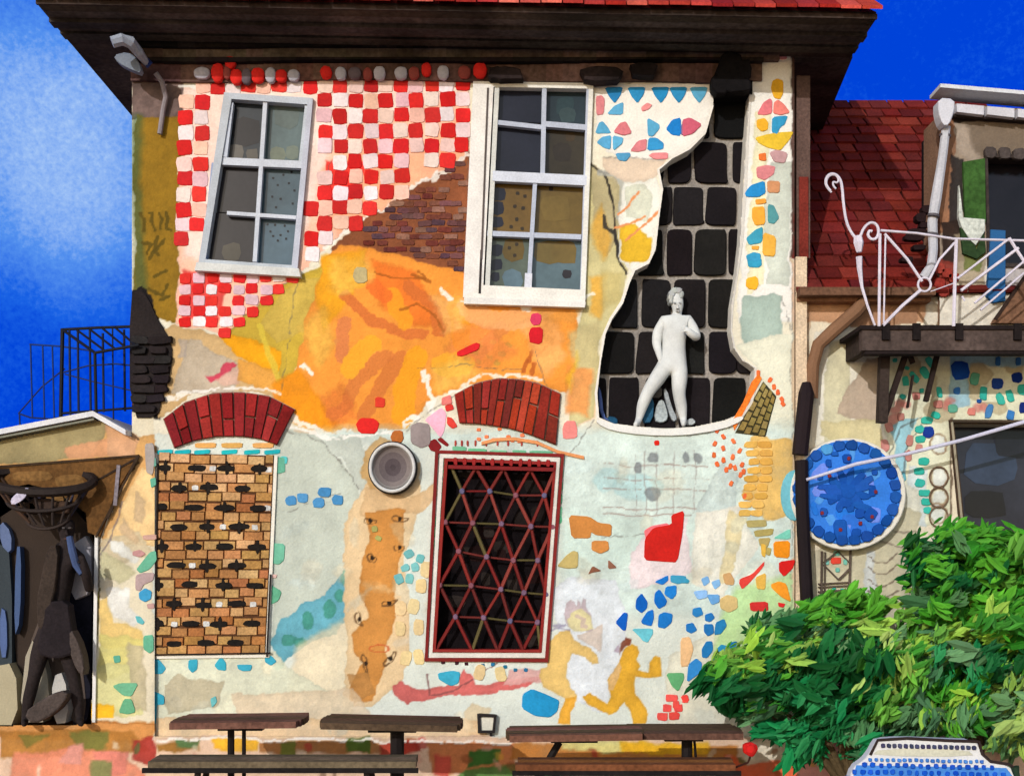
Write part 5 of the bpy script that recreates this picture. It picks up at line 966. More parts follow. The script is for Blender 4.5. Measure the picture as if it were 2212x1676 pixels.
# ---- iron railing standing on the porch roof
ra = thing('iron_railing', P(170, 905, .3), 'black iron railing cage standing on the white porch roof', 'railing'); IR = (24, 26, 34)
fr = MB(); Yr = .25
def T(mb, pts, r_, c=IR): mb.tubeD([(p[0], p[1], p[2] if len(p) > 2 else Yr) for p in pts], r_, c, n=6)
T(fr, [(135, 712), (210, 708), (300, 705)], .014); T(fr, [(135, 712), (205, 762, -.1)], .014); T(fr, [(205, 762, -.1), (300, 745, -.1)], .014); T(fr, [(135, 710), (131, 918)], .02); T(fr, [(205, 762, -.1), (208, 905, -.1)], .015); T(fr, [(131, 893), (200, 888), (300, 880)], .012)
for i in range(1, 5): T(fr, [(135 + i * 28, 712 - i * 1.5), (205 + i * 22, 762 - i * 4, -.1)], .011)
fr.build('frame', M_METAL, ra)
bp_ = MB()
for x, y0_, y1_ in [(150, 712, 900), (168, 710, 905), (194, 712, 898), (222, 720, 890), (243, 707, 906), (268, 712, 888)]: T(bp_, [(x, y0_), (x + 2, y1_)], .008 if x % 2 else .012, (22, 34, 66))
T(bp_, [(135, 805), (190, 790), (250, 786), (290, 790)], .008, (30, 50, 100)); T(bp_, [(140, 808), (200, 824), (290, 845)], .007, (30, 50, 100))
bp_.build('bars', M_METAL, ra)
bq = MB(); Y2 = .7
for x in (66, 92, 113): T(bq, [(x, 746, Y2), (x + 4, 902, Y2)], .009, (24, 50, 110))
T(bq, [(64, 744, Y2), (130, 748, Y2), (200, 758, Y2)], .009, (24, 50, 110)); T(bq, [(40, 893, Y2), (66, 902, Y2), (110, 905, Y2), (140, 900, Y2), (200, 890, Y2)], .009, (24, 40, 90)); T(bq, [(40, 893, Y2), (90, 836, Y2), (140, 796, Y2)], .008, (24, 40, 90)); T(bq, [(42, 893, Y2), (44, 945, Y2)], .009, (24, 40, 90))
bq.build('rear_rail', M_METAL, ra)
sb = MB(); sb.prism(chaikin([(280, 640), (300, 625), (318, 640), (340, 690), (372, 740), (370, 800), (350, 860), (340, 902), (280, 902)]), -.02, .002, (40, 34, 34))
y = 735
while y < 900:
    x = 282
    xe = 372 - max(0, (y - 800)) * .25
    while x < xe - 20:
        ww = R.uniform(34, 60); sb.prism(blob(min(x + ww / 2, xe - ww / 2), y, ww, 18, R.uniform(-6, 4), n=9, sq=.5), -.05 - R.uniform(0, .012), -.01, vary((38, 32, 34), 6), 2); x += ww + 3
    y += 21
sb.build('dark_corner_stones', M_STONE, house)

# ------------------------------------------------------------------ neighbour on the right
nb_ = thing('neighbour_house', P(1900, 1590, .12), 'pale house with steep red tiled roof adjoining the mosaic house on its right', 'house')
WOP = [(2056, 910), (2410, 912), (2410, 1154), (2080, 1146)]
wallsheet('wall', 1717, 641, 2560, 1597, .12, holes=[WOP], parent=nb_)
nw = MB(); xa, xb = P(1717, 0, .12)[0], P(2560, 0, .12)[0]
nw.box((xa, .7, -.45), (xb, .76, P(0, 700)[2]), (30, 30, 38)); nw.box((xa, .13, -.45), (xa + .1, .698, P(0, 600)[2]), (200, 180, 156)); nw.box((xb - .1, .13, -.45), (xb, .698, P(0, 600)[2]), (200, 180, 156))
nw.box((xa + .102, .128, -.45), (xb - .102, .699, -.01), (190, 176, 150)); nw.build('inner_walls', M_STONE, nb_)
pi_ = MB(); pi_.box((xa, .05, P(0, 562, .12)[2]), (P(1746, 0, .12)[0], .60, zs - .3), (94, 74, 68)); pi_.box((xa + .02, .03, P(0, 562, .12)[2]), (P(1741, 0, .12)[0], .048, P(0, 380)[2]), (118, 44, 36))
pi_.box((P(1719, 0)[0], -.0, P(0, 1330)[2]), (P(1743, 0)[0], .118, P(0, 562, .12)[2]), (216, 194, 166)); pi_.build('pilaster', M_STONE, nb_)
wp = MB(); wp.prism([(2058, 910), (2420, 910), (2420, 1160), (2084, 1150)], .34, .36, (44, 46, 58))
for p, c in [((2140, 1000, 120, 90), (50, 62, 84)), ((2190, 960, 90, 60), (34, 36, 46)), ((2130, 1090, 90, 60), (30, 30, 36))]: wp.prism(blob(*p), .335 - len(wp.f) * .0001, .35, c)
wn = MB(); frame_quad(wn, [(2052, 906), (2420, 908), (2420, 1158), (2076, 1150)], 0, .07, .30, (76, 62, 54), [9, 9, 8, 9]); wno = wn.build('window', M_WOOD, nb_); wp.build('pane', M_GLASS, wno); tag(wno, 'large dark window with brown frame behind the trees')
rv = MB(); reveal(rv, [(2062, 914), (2400, 914), (2400, 1150), (2086, 1142)], .108, .34, 4, (200, 190, 170)); rv.build('window_reveal', M_PAINT, nb_)
# roof of individual clay tiles
rt = MB(); ex0, ex1 = P(1705, 0)[0], P(2012, 0)[0] + 1.4; ez = P(0, 634)[2]; nr = 19; rz0 = Vector((0, -.02, ez)); rz1 = Vector((0, 2.6, 6.98)); up = (rz1 - rz0); nv = Vector((0, -up.z, up.y)).normalized()
sl0 = up / nr
base = [(ex0, rz0.y + .02, rz0.z), (ex1, rz0.y + .02, rz0.z), (ex1, rz1.y, rz1.z), (ex0, rz1.y, rz1.z)]; rt.add(base, [(0, 1, 2, 3)], (48, 14, 14)); rt.add([(ex0, rz1.y, rz1.z), (ex1, rz1.y, rz1.z), (ex1, 5.4, ez), (ex0, 5.4, ez)], [(0, 1, 2, 3)], (90, 26, 22))
for j in range(nr):
    x = ex0 + (hr + .02 - ex0) - .2 * R.random() if False else hr + .015 - (j % 2) * .0
    x += R.uniform(0, .06); p0 = rz0 + sl0 * j; p1 = rz0 + sl0 * (j + 1.12)
    while x < ex1:
        ww = R.uniform(.17, .27); c = vary(R.choice([(120, 38, 30), (108, 32, 28), (128, 44, 34), (94, 30, 27), (106, 36, 31)]), 7); t = R.uniform(.03, .045); sk = R.uniform(-.012, .012)
        a = [Vector((x, p0.y, p0.z)), Vector((x + ww - .018, p0.y, p0.z + sk * .4)), Vector((x + ww - .018 + sk, p1.y, p1.z)), Vector((x + sk, p1.y, p1.z))]
        lo = [v + nv * .004 for v in a]; hi = [a[0] + nv * t, a[1] + nv * t, a[2] + nv * .012, a[3] + nv * .012]
        rt.add(lo + hi, [(0, 3, 2, 1), (4, 5, 6, 7), (0, 1, 5, 4), (1, 2, 6, 5), (2, 3, 7, 6), (3, 0, 4, 7)], c); x += ww
rt.build('roof', M_STONE, nb_)
ev = MB(); ev.box((hr + .02, -.14, P(0, 640)[2] - .02), (P(2010, 0)[0], .1, P(0, 625)[2] - .012), (108, 78, 60)); ev.box((hr + .02, -.02, P(0, 652)[2]), (P(2010, 0)[0], .118, P(0, 641)[2]), (140, 100, 76)); ev.build('eave_board', M_WOOD, nb_)
dp = MB(); dp.tubeD([(1868, 650, -.02), (1850, 672, -.04), (1800, 715, -.04), (1768, 745, -.02), (1756, 790, 0), (1754, 860, .03)], [.06, .065, .065, .062, .06, .058], (130, 96, 72), n=10); dp.build('brown_downpipe', M_METAL, nb_)
bpn = MB(); bpn.tubeD([(1742, 826, -.09), (1742, 850, -.09), (1728, 982, -.09)], [.04, .075, .075], (34, 24, 28), n=10); bpn.tubeD([(1731, 994, -.09), (1733, 1100, -.09), (1745, 1340, -.09), (1748, 1600, -.09)], .062, (30, 22, 26), n=10)
bpn.build('black_downpipe', M_METAL, nb_)
# chips on the pale wall
mo = Mosaic(); mo.v = []
class MosaicN(Mosaic):
    def spot(s, x, y, ww, h, c, rot=0, **k): s.prism(blob(*N2(x, y), ww, h, rot, **k), .108 - R.uniform(0, .003), .122, vary(c, 8), 1.0)
def N2(x, y): k = 1.0 / 1.0; return (x, y)
mo = MosaicN(); AQ, RB, RS = (58, 182, 166), (30, 60, 150), (192, 130, 122)
f = lambda x, y: ((2380 + x / 3.2857) * K, (760 + y / 3.2857) * K)
for x, y, ww, h, rot, c in [(745, 950, 44, 40, 0, AQ), (860, 1025, 50, 34, 30, AQ), (845, 1150, 64, 100, -10, AQ), (930, 1110, 60, 130, -40, AQ), (1080, 965, 60, 120, -30, AQ), (1030, 1065, 76, 130, -30, AQ), (1000, 1240, 46, 46, 0, AQ), (820, 1298, 60, 50, 30, AQ), (1170, 1255, 56, 110, -10, AQ), (1300, 1410, 90, 80, 0, (92, 164, 140)),
    (1370, 1050, 170, 180, 0, (16, 70, 170)), (1340, 1240, 66, 66, 0, (50, 110, 190)), (1725, 1175, 110, 110, 0, (22, 54, 140)), (1910, 1115, 104, 100, 0, (22, 54, 140)), (1510, 1125, 90, 130, 10, (90, 166, 140)), (1590, 1265, 76, 140, 0, AQ), (1755, 1320, 70, 120, -20, AQ), (1845, 1290, 70, 130, -20, AQ), (1960, 1230, 90, 100, 0, AQ),
    (1550, 1340, 46, 40, 0, (40, 90, 170)), (1645, 1440, 70, 140, 15, (70, 130, 190)), (1850, 1475, 76, 100, 10, (60, 120, 190)), (1730, 960, 50, 90, 0, (60, 120, 190)), (1925, 960, 50, 80, 0, (60, 120, 190)), (1970, 1400, 70, 110, 0, (24, 50, 130)), (1160, 1370, 90, 80, 0, RS), (1480, 1440, 80, 80, 0, (214, 130, 120)), (950, 1290, 80, 80, 0, RS),
    (695, 1590, 60, 90, -15, RS), (1050, 1525, 110, 70, 0, AQ), (1135, 1475, 90, 66, 20, AQ), (975, 1612, 76, 66, 0, AQ), (1065, 1622, 100, 90, 0, RB), (800, 1490, 70, 80, 0, RS)]: mo.spot(*f(x, y), ww / 4.43, h / 4.43, c, rot, n=9)
f2 = lambda x, y: ((2260 + x / 2.748) * K, (1230 + y / 2.748) * K)
for x, y, ww, h, rot, c in [(905, 40, 60, 80, -20, RS), (872, 185, 66, 100, -8, RS), (1070, 145, 60, 90, 10, RS), (1145, 205, 60, 66, 0, RS), (1060, 265, 56, 90, -10, RS), (895, 305, 46, 60, 0, (190, 130, 110)), (1150, 55, 76, 60, 0, AQ), (1220, 80, 90, 90, 0, RB), (1155, 135, 80, 60, 0, AQ), (1180, 310, 90, 66, 0, AQ), (1150, 390, 86, 62, 0, AQ),
    (1152, 485, 80, 66, 10, AQ), (1188, 562, 96, 56, 0, AQ), (1200, 635, 76, 60, 0, AQ), (1212, 702, 70, 56, 0, AQ), (1000, 440, 90, 70, -10, (110, 184, 200)), (480, 1105, 84, 60, 0, (222, 70, 56)), (410, 1120, 34, 40, 0, (120, 186, 172)), (555, 1115, 34, 50, 0, (120, 186, 172)), (493, 1180, 40, 40, 0, (110, 184, 170)), (488, 1045, 56, 40, 0, (110, 184, 170)), (465, 1335, 30, 30, 0, AQ), (530, 1335, 30, 20, 0, AQ)]: mo.spot(*f2(x, y), ww / 3.70, h / 3.70, c, rot, n=9)
mo.build_split('wall_mosaic', M_TILE, nb_, 300)
pt = MB()
for p, q, wd in [((1776, 1190), (1774, 1330), 4), ((1783, 1192), (1781, 1330), 2.5), ((1838, 1186), (1834, 1320), 4), ((1768, 1261), (1838, 1257), 3), ((1768, 1268), (1838, 1264), 2.5), ((1768, 1278), (1838, 1273), 3), ((1768, 1285), (1838, 1280), 2.5), ((1780, 1215), (1810, 1190), 2.5), ((1810, 1190), (1836, 1215), 2.5), ((1780, 1220), (1812, 1252), 3), ((1812, 1252), (1836, 1228), 4)]: bar(pt, p, q, wd, .09 + .0008 * (len(pt.f) % 9), .12, (92, 80, 72))
pt.build('lattice_pillar', M_WOOD, nb_)
rg = MB()
for cy in (1074, 1030, 1116): rg.tube([(lambda q: (q[0], .10, q[2]))(P(2028 + 20 * math.cos(a / 18 * 6.283), cy + 22 * math.sin(a / 18 * 6.283), .1)) for a in range(19)], .008, (120, 98, 80), 6)
rg.build('ring_ornament', M_WOOD, nb_)

# ---- blue mosaic disc
ds = thing('mosaic_disc', P(1832, 1067, -.02), 'big round blue mosaic disc with petal border mounted beside the black downpipe', 'mosaic disc')
q = MB(); q.prism(ell(1832, 1067, 250, 242, 0, 48), -.03, .11, (226, 222, 210), 2); q.build('back_plate', M_PAINT, ds)
q = MB(); q.prism(ell(1830, 1064, 232, 226, 0, 48), -.045, -.03, (52, 124, 222), 2)
for i in range(30):
    aa, rr_ = R.uniform(0, 6.28), R.uniform(0, 88); x, y = rr_ * math.cos(aa), rr_ * math.sin(aa); q.prism(blob(1830 + x, 1064 + y, R.uniform(18, 46), R.uniform(14, 34), R.uniform(0, 180)), -.0462 - i * .0002, -.04, R.choice([(86, 134, 230), (46, 112, 214), (110, 140, 232), (36, 118, 220), (80, 150, 226)]), 1)
q.build('blue_field', M_TILE, ds)
q = MB(); n = 24; DB = (20, 76, 158)
for i in range(n):
    a = 2 * math.pi * i / n + .1
    if i in (16,): c = (80, 156, 216)
    else: c = vary(DB, 10)
    q.prism(blob(1830 + 106 * math.cos(a), 1064 + 103 * math.sin(a), 26, 24, math.degrees(a) + 90, sq=.8), -.066, -.044, c, 1.5)
q.build('petal_border', M_TILE, ds)
q = MB()
for i in range(11):
    a = 2 * math.pi * i / 11 + .3; q.prism(blob(1832 + 30 * math.cos(a), 1060 + 28 * math.sin(a), 44, 17, math.degrees(a), jit=.2), -.062 - i * .0003, -.044, vary((20, 80, 168), 6), 1)
q.prism(blob(1832, 1060, 34, 32), -.067, -.044, (20, 80, 168), 1)
for x, y, ww, h, rot in [(1816, 1142, 30, 44, 0), (1880, 1110, 26, 30, 40), (1858, 1108, 20, 22, 0), (1870, 1040, 40, 16, -30), (1788, 1052, 44, 12, 0), (1790, 1072, 40, 12, 8), (1862, 1094, 44, 18, 20), (1828, 1088, 26, 16, 0), (1780, 1106, 16, 20, 0), (1790, 1000, 14, 18, 0), (1830, 990, 20, 22, 0), (1884, 1060, 16, 26, 0), (1850, 1150, 22, 18, 0), (1804, 980, 16, 10, 0), (1772, 1030, 12, 14, 0), (1890, 1020, 14, 14, 0)]: q.prism(blob(x, y, ww, h, rot), -.064 - R.uniform(0, .003), -.044, vary((20, 80, 170), 8), 1)
for x, y in [(1740, 1070), (1792, 1028), (1892, 1062), (1776, 1108), (1859, 1130), (1816, 1144), (1834, 990), (1884, 1116)]: q.prism(blob(x, y, 8, 9, n=7), -.072, -.06, (130, 44, 50), 1)
q.build('flower', M_TILE, ds)
q = MB(); q.prism(ell(1716, 1070, 60, 110, 0, 20), -.012, .11, (112, 184, 200), 2); q.build('side_lobe', M_TILE, ds)
# ---- white pole leaning across
q = MB(); q.tubeD([(1742, 1036, -.18), (1850, 1002, -.2), (1960, 980, -.22), (2080, 950, -.24), (2320, 880, -.28)], [.014, .018, .016, .018, .02], (200, 200, 222)); tag(q.build('white_pole', M_METAL), 'thin white pole slanting across the blue disc and the dark window', 'pole')

# ---- upper right building
ub = thing('building', P(2200, 715, .3), 'grey-brown upper building with white gutter behind the balcony at far right', 'building')
UOP = [(2131, 335), (2500, 342), (2500, 578), (2137, 573)]
wallsheet('wall', 2030, 222, 2560, 714, .02, holes=[UOP], keep=[(2030, 222), (2560, 262), (2560, 714), (2000, 714), (2022, 480)], parent=ub)
u = MB(); k0 = P(2034, 0, .02)[0]; u.box((k0, .5, P(0, 714)[2]), (P(2560, 0)[0], .56, P(0, 262)[2]), (26, 25, 30)); u.box((k0, .03, P(0, 714)[2]), (k0 + .08, .498, P(0, 240)[2]), (140, 110, 90)); u.box((P(2550, 0)[0], .03, P(0, 714)[2]), (P(2560, 0)[0], .498, P(0, 262)[2]), (140, 110, 90))
u.build('inner_walls', M_STONE, ub)
u = MB(); frame_quad(u, [(2128, 332), (2500, 340), (2500, 580), (2134, 576)], 0, -.01, .18, (60, 52, 50), [8, 8, 8, 6]); uw = u.build('window', M_WOOD, ub); u = MB(); u.prism([(2130, 335), (2500, 340), (2500, 578), (2136, 574)], .2, .22, (30, 28, 34)); u.build('pane', M_GLASS, uw)
u = MB()
for i in range(9): u.prism(blob(2140 + i * 31, 330 + i * 1.5, 26, 26, n=9), -.03 - .001 * (i % 3), .015, (76, 68, 66), 2)
u.build('scalloped_pelmet', M_WOOD, ub)
u = MB(); u.prism([(2080, 350), (2128, 342), (2130, 480), (2108, 506), (2084, 470)], -.02, .015, (54, 88, 40), 1); u.prism([(2074, 492), (2090, 500), (2110, 540), (2126, 500), (2130, 545), (2110, 560), (2080, 548)], -.018, .015, (44, 66, 38), 1); u.prism([(2072, 400), (2080, 470), (2128, 474), (2128, 500), (2108, 530), (2096, 520), (2076, 490), (2070, 470)], -.03, .015, (206, 212, 204), 1); u.build('green_shutter', M_WOOD, ub)
u = MB(); u.prism([(2140, 496), (2172, 498), (2172, 650), (2146, 654), (2132, 640), (2136, 580)], -.035, .015, (44, 96, 148), 1); u.build('blue_curtain', M_PAINT, ub)
u = MB(); u.prism([(2300, 560), (2212, 600), (2148, 690), (2144, 698), (2560, 700), (2560, 560)], -.05, .015, (118, 86, 66), 1); bar(u, (2240, 560), (2150, 690), 7, -.06, -.04, (54, 40, 34)); u.build('sloping_awning', M_WOOD, ub)
u = MB(); slab(u, (2018, 204), (2560, 250), -.16, .12, .035, (208, 212, 218)); u.build('roof_edge', M_METAL, ub)
u = MB()
for x in range(2066, 2560, 66): u.prism([(x, 224 + (x - 2066) * .085), (x + 60, 229 + (x - 2066) * .085), (x + 60, 249 + (x - 2066) * .085), (x, 242 + (x - 2066) * .085)], -.12, .018, (204, 204, 212), 1)
u.build('fascia_panels', M_METAL, ub)
u = MB(); bar(u, (2060, 246), (2560, 282), 12, -.05, .018, (48, 40, 38)); u.build('eave_shadow_strip', M_WOOD, ub)  # dark strip coloured in as the shade under the eave
u = MB(); u.prism(chaikin([(2026, 212), (2062, 214), (2062, 240), (2050, 272), (2036, 272), (2026, 244)]), -.3, -.17, (206, 208, 218), 2); u.tubeD([(2044, 274, -.2), (2036, 340, -.18), (2022, 430, -.16), (2014, 480, -.15), (2016, 540, -.15), (2012, 575, -.15), (1996, 600, -.12)], [.04, .042, .05, .046, .042, .045, .05], (190, 192, 200), n=10)
for x, y in [(2042, 292), (2017, 464), (2015, 505)]: u.tubeD([(x, y, -.18), (x - 1, y + 5, -.18)], .054, (90, 86, 92), n=10)
u.build('white_downpipe', M_METAL, ub)
u = MB()
for x, y, ww, h in [(2002, 452, 22, 18), (1990, 470, 24, 20), (1984, 500, 40, 14), (1976, 512, 44, 16), (1996, 486, 18, 14), (1986, 534, 30, 12), (1960, 560, 30, 12)]: u.prism(blob(x, y, ww, h), -.13 - R.uniform(0, .01), -.05, (36, 22, 24), 1)
for x, y in [(2030, 610), (2046, 590), (2030, 580), (2060, 600), (2040, 630), (2012, 560)]: u.prism(blob(x, y, 24, 22), -.012, .015, vary((146, 52, 44), 8), 1)
u.build('broken_bricks', M_STONE, ub)

# ---- balcony
ba = thing('balcony', P(2100, 760, -.3), 'dark timber balcony deck on posts with a white scrolled metal railing', 'balcony')
q = MB(); yb = -.55; X1 = P(2560, 0, yb)[0]
def PB(x, y, Y=yb): return P(x, y, Y)
a0, z0, z1 = PB(1862, 0)[0], PB(0, 764)[2], PB(0, 712)[2]
q.box((a0, yb, z0 + .03), (X1, yb + .09, z1), (78, 66, 62)); q.box((a0 - .02, yb - .02, z1 - .002), (X1, .1, z1 + .035), (36, 28, 28)); q.box((a0 + .03, yb + .01, z0), (X1, yb + .13, z0 + .028), (36, 28, 28)); q.box((a0 + .04, yb + .095, z0 + .04), (a0 + .12, .1, z1 - .003), (60, 50, 46)); q.build('deck', M_WOOD, ba)
q = MB()
for x in (1912, 1978, 2070, 2196, 2320): q.box((PB(x - 8, 0)[0], yb - .035, PB(0, 735)[2]), (PB(x + 8, 0)[0], yb - .003, PB(0, 700)[2]), (30, 24, 24))
q.build('deck_brackets', M_WOOD, ba)
q = MB(); bar(q, (1913, 768), (1908, 912), 20, -.3, -.2, (60, 50, 46)); q.build('post', M_WOOD, ba)
for p0, p1, wd in [((1958, 766), (1914, 896), 11), ((2026, 768), (2002, 866), 9), ((1968, 766), (1974, 784), 8), ((1974, 810), (1962, 880), 3)]: q = MB(); bar(q, p0, p1, wd, -.26, -.2, (44, 34, 32)); q.build('strut', M_WOOD, ba)
q = MB(); VW = (214, 208, 222)
def openc(p):
    for _ in range(2):
        o = [p[0]]
        for a, b_ in zip(p[:-1], p[1:]): o += [(a[0] * .75 + b_[0] * .25, a[1] * .75 + b_[1] * .25), (a[0] * .25 + b_[0] * .75, a[1] * .25 + b_[1] * .75)]
        p = o + [p[-1]]
    return p
def V(pts, r_, Y=yb - .03):
    if len(pts) > 5 and not isinstance(r_, list): pts = openc(pts)
    q.tubeD([(p[0], p[1], Y) for p in pts], r_ if isinstance(r_, list) else r_ * .8, VW, n=6)
V([(1902, 498), (1980, 504), (2060, 516), (2212, 520), (2400, 528)], .014); V([(1901, 505), (1900, 600), (1899, 705)], .017); V([(1913, 505), (1911, 600), (1909, 705)], .010); V([(2066, 516), (2063, 600), (2060, 705)], .02)
V([(1911, 505), (1960, 560), (1992, 608)], .016); V([(2062, 525), (2030, 560), (2008, 604)], .014); V([(1988, 628), (1950, 660), (1908, 703)], .02); V([(1997 + 14 * math.cos(a / 16 * 6.283), 615 + 15 * math.sin(a / 16 * 6.283)) for a in range(17)], .013)
V([(2068, 602), (2180, 516)], .014); V([(2076, 628), (2200, 536)], .017); V([(2105, 655), (2212, 565), (2290, 510)], .013); V([(2118, 670), (2212, 590), (2330, 500)], .012); V([(2180, 514), (2196, 540), (2216, 570), (2290, 700)], .018); V([(2078, 640), (2084, 650)], .012); V([(2010, 630), (2060, 612)], .006); V([(2300, 522), (2298, 705)], .018); V([(2300, 600), (2420, 500)], .014)
q.build('railing', M_METAL, ba)
q = MB()
V([(1806, 408), (1800, 402), (1799, 392), (1809, 396), (1812, 388), (1806, 378), (1794, 378), (1785, 388), (1786, 404), (1796, 416)][::1], .011); 
V([(1794, 413), (1784, 400), (1784, 386), (1792, 376), (1804, 376), (1814, 385), (1819, 400), (1822, 440), (1828, 480), (1840, 505), (1850, 515)], .016)
V([(1858, 512), (1866, 492), (1880, 480), (1894, 484), (1899, 500), (1894, 516), (1882, 518), (1874, 508), (1878, 498), (1884, 500)], .016)
V([(1853, 510), (1855, 525), (1856, 545)], [.036, .046, .024]); V([(1856, 555), (1857, 580), (1862, 620), (1874, 660), (1890, 703)], [.03, .024, .014, .012, .01])
q.build('scroll_finial', M_METAL, ba)
# ------------------------------------------------------------------ mosaic plinth, tables, benches
pl = thing('mosaic_plinth', P(1106, 1640, -.08), 'low mosaic retaining wall with brown, yellow and green patches along the terrace edge', 'low wall')
wallsheet('facing', -300, 1590, 2600, 1700, -.10, parent=pl, step=3)
q = MB(); q.box((P(-300, 0, -.1)[0], -.095, -.46), (P(2600, 0, -.1)[0], 1.2, P(0, 1592, -.1)[2] - .004), (190, 160, 130)); q.build('core', M_STONE, pl)
def strip(x0, x1, y0, y1, Y, c, mb): mb.prism([(x0, y0), (x1, y0), (x1, y1), (x0, y1)], Y, Y + .03, c, .5)
def table(cx, hw, ytop, ybot, Y, legs, label, slope=0.0):
    """wooden plank top seen nearly edge-on with an iron pedestal"""
    c = P(cx, 1900, Y); t = thing('table', (c[0], Y, -.45), label, 'table', 'plank-topped tables in front of the wall')
    k = (CAM_D + Y) / CAM_D / PXM; zt_ = CAM_H - (ytop - 1222) * k; zb = CAM_H - (ybot - 1222) * k; W_ = hw * k; D_ = .30; th = .052
    zt_ = zb + .052
    q = MB(); n = 6; N_ = 20
    for i in range(n):
        ya = -D_ + 2 * D_ * i / n; yb_ = ya + 2 * D_ / n - .008; e = [math.sqrt(max(0, 1 - ((ya + yb_) / 2 / D_) ** 2 * .16))] * 2
        x0, x1 = -W_ * e[0], W_ * e[0]
        cc = vary(R.choice([(96, 70, 58), (84, 66, 48), (116, 78, 66), (78, 60, 44)]), 6); sl = slope
        vs = [(c[0] + x0, Y + ya, zb - sl), (c[0] + x1, Y + ya, zb + sl), (c[0] + x1, Y + yb_, zb + sl), (c[0] + x0, Y + yb_, zb - sl)]; vs += [(a, b_, z + th) for a, b_, z in vs]
        q.add(vs, [(0, 3, 2, 1), (4, 5, 6, 7), (0, 1, 5, 4), (1, 2, 6, 5), (2, 3, 7, 6), (3, 0, 4, 7)], cc)
    q.build('tabletop', M_WOOD, t)
    q = MB(); q.box((c[0] - W_ * .34, Y - .05, zb - .05), (c[0] + W_ * .34, Y + .05, zb - abs(slope) - .002), (26, 22, 22)); q.build('support_plate', M_METAL, t)
    for (lx, wd, lean) in legs:
        q = MB(); x = P(lx, 0, Y)[0]; x2 = x + lean; q.tube([(x, Y, zb - .052), (x2, Y, -.45)], wd * k * .5, (32, 26, 26), 8); q.build('leg', M_METAL, t)
    q = MB(); q.box((c[0] - .22, Y - .2, -.452), (c[0] + .22, Y + .2, -.43), (34, 30, 30)); q.build('foot_plate', M_METAL, t)
    return t
table(521, 141, 1540, 1563, -1.35, [(499, 15, 0), (527, 9, 0)], 'dark plank table on two thin iron posts, below the bricked-up window', .006)
table(848, 152, 1542, 1567, -1.35, [(858, 30, 0)], 'dark plank table on one thick iron post, left of the socket box', -.012)
table(1240, 148, 1560, 1589, -1.35, [(1208, 16, -.35)], 'dark plank table with a slanting iron leg, under the running figures of the mural', .008)
table(1476, 122, 1562, 1586, -1.25, [(1484, 24, 0), (1500, 6, .05)], 'dark plank table on a square post, nearest the leafy shrub', .0)
def bench(cx, hw, ytop, ybot, Y, cols, label):
    c = P(cx, 1900, Y); t = thing('bench', (c[0], Y, -.45), label, 'bench', 'long plank benches in front of the tables'); k = (CAM_D + Y) / CAM_D / PXM; zb = CAM_H - (ybot - 1222) * k; W_ = hw * k
    q = MB()
    for i in range(3): q.box((c[0] - W_ + R.uniform(0, .03), Y - .18 + i * .12, zb), (c[0] + W_ - R.uniform(0, .03), Y - .068 + i * .12, zb + .05), vary(cols[i], 6))
    q.build('seat', M_WOOD, t); q = MB(); q.box((c[0] - W_ - .02, Y - .2, zb - .035), (c[0] + W_ + .01, Y - .17, zb + .002), (30, 26, 26)); q.build('front_rail', M_WOOD, t)
    for s in (-.62, .62):
        for dy in (-.13, .13): q = MB(); q.tube([(c[0] + W_ * s, Y + dy, zb - .004), (c[0] + W_ * s * 1.08, Y + dy * 1.2, -.45)], .026, (40, 32, 30), 8); q.build('leg', M_METAL, t)
    return t
bench(617, 288, 1622, 1650, -1.75, [(112, 98, 78), (120, 104, 84), (104, 90, 72)], 'long grey-brown plank bench at left, below the first two tables')
bench(1350, 238, 1628, 1656, -1.75, [(116, 72, 44), (146, 96, 48), (104, 66, 44)], 'long reddish brown plank bench at right, below the slanting-leg table')
fl = MB(); Y = -1.6
fl.tubeD([(1540, 1682, Y), (1590, 1656, Y), (1616, 1646, Y), (1624, 1624, Y)], .009, (60, 30, 24), n=6); fo = fl.build('red_flower', M_LEAF); tag(fo, 'single round red flower on a bent stem at the end of the right bench', 'flower')
fh = MB()
for i in range(14): a = i * 2.4; rr = .004 * i; fh.prism(blob(1621 + 8 * math.cos(a) * (i / 14), 1618 + 8 * math.sin(a) * (i / 14), 20, 20, n=10, sq=.9), Y - .05 + .002 * i, Y + .03 - .001 * i, vary((206, 36, 32), 10), 2)
fh.build('blossom', M_LEAF, fo)

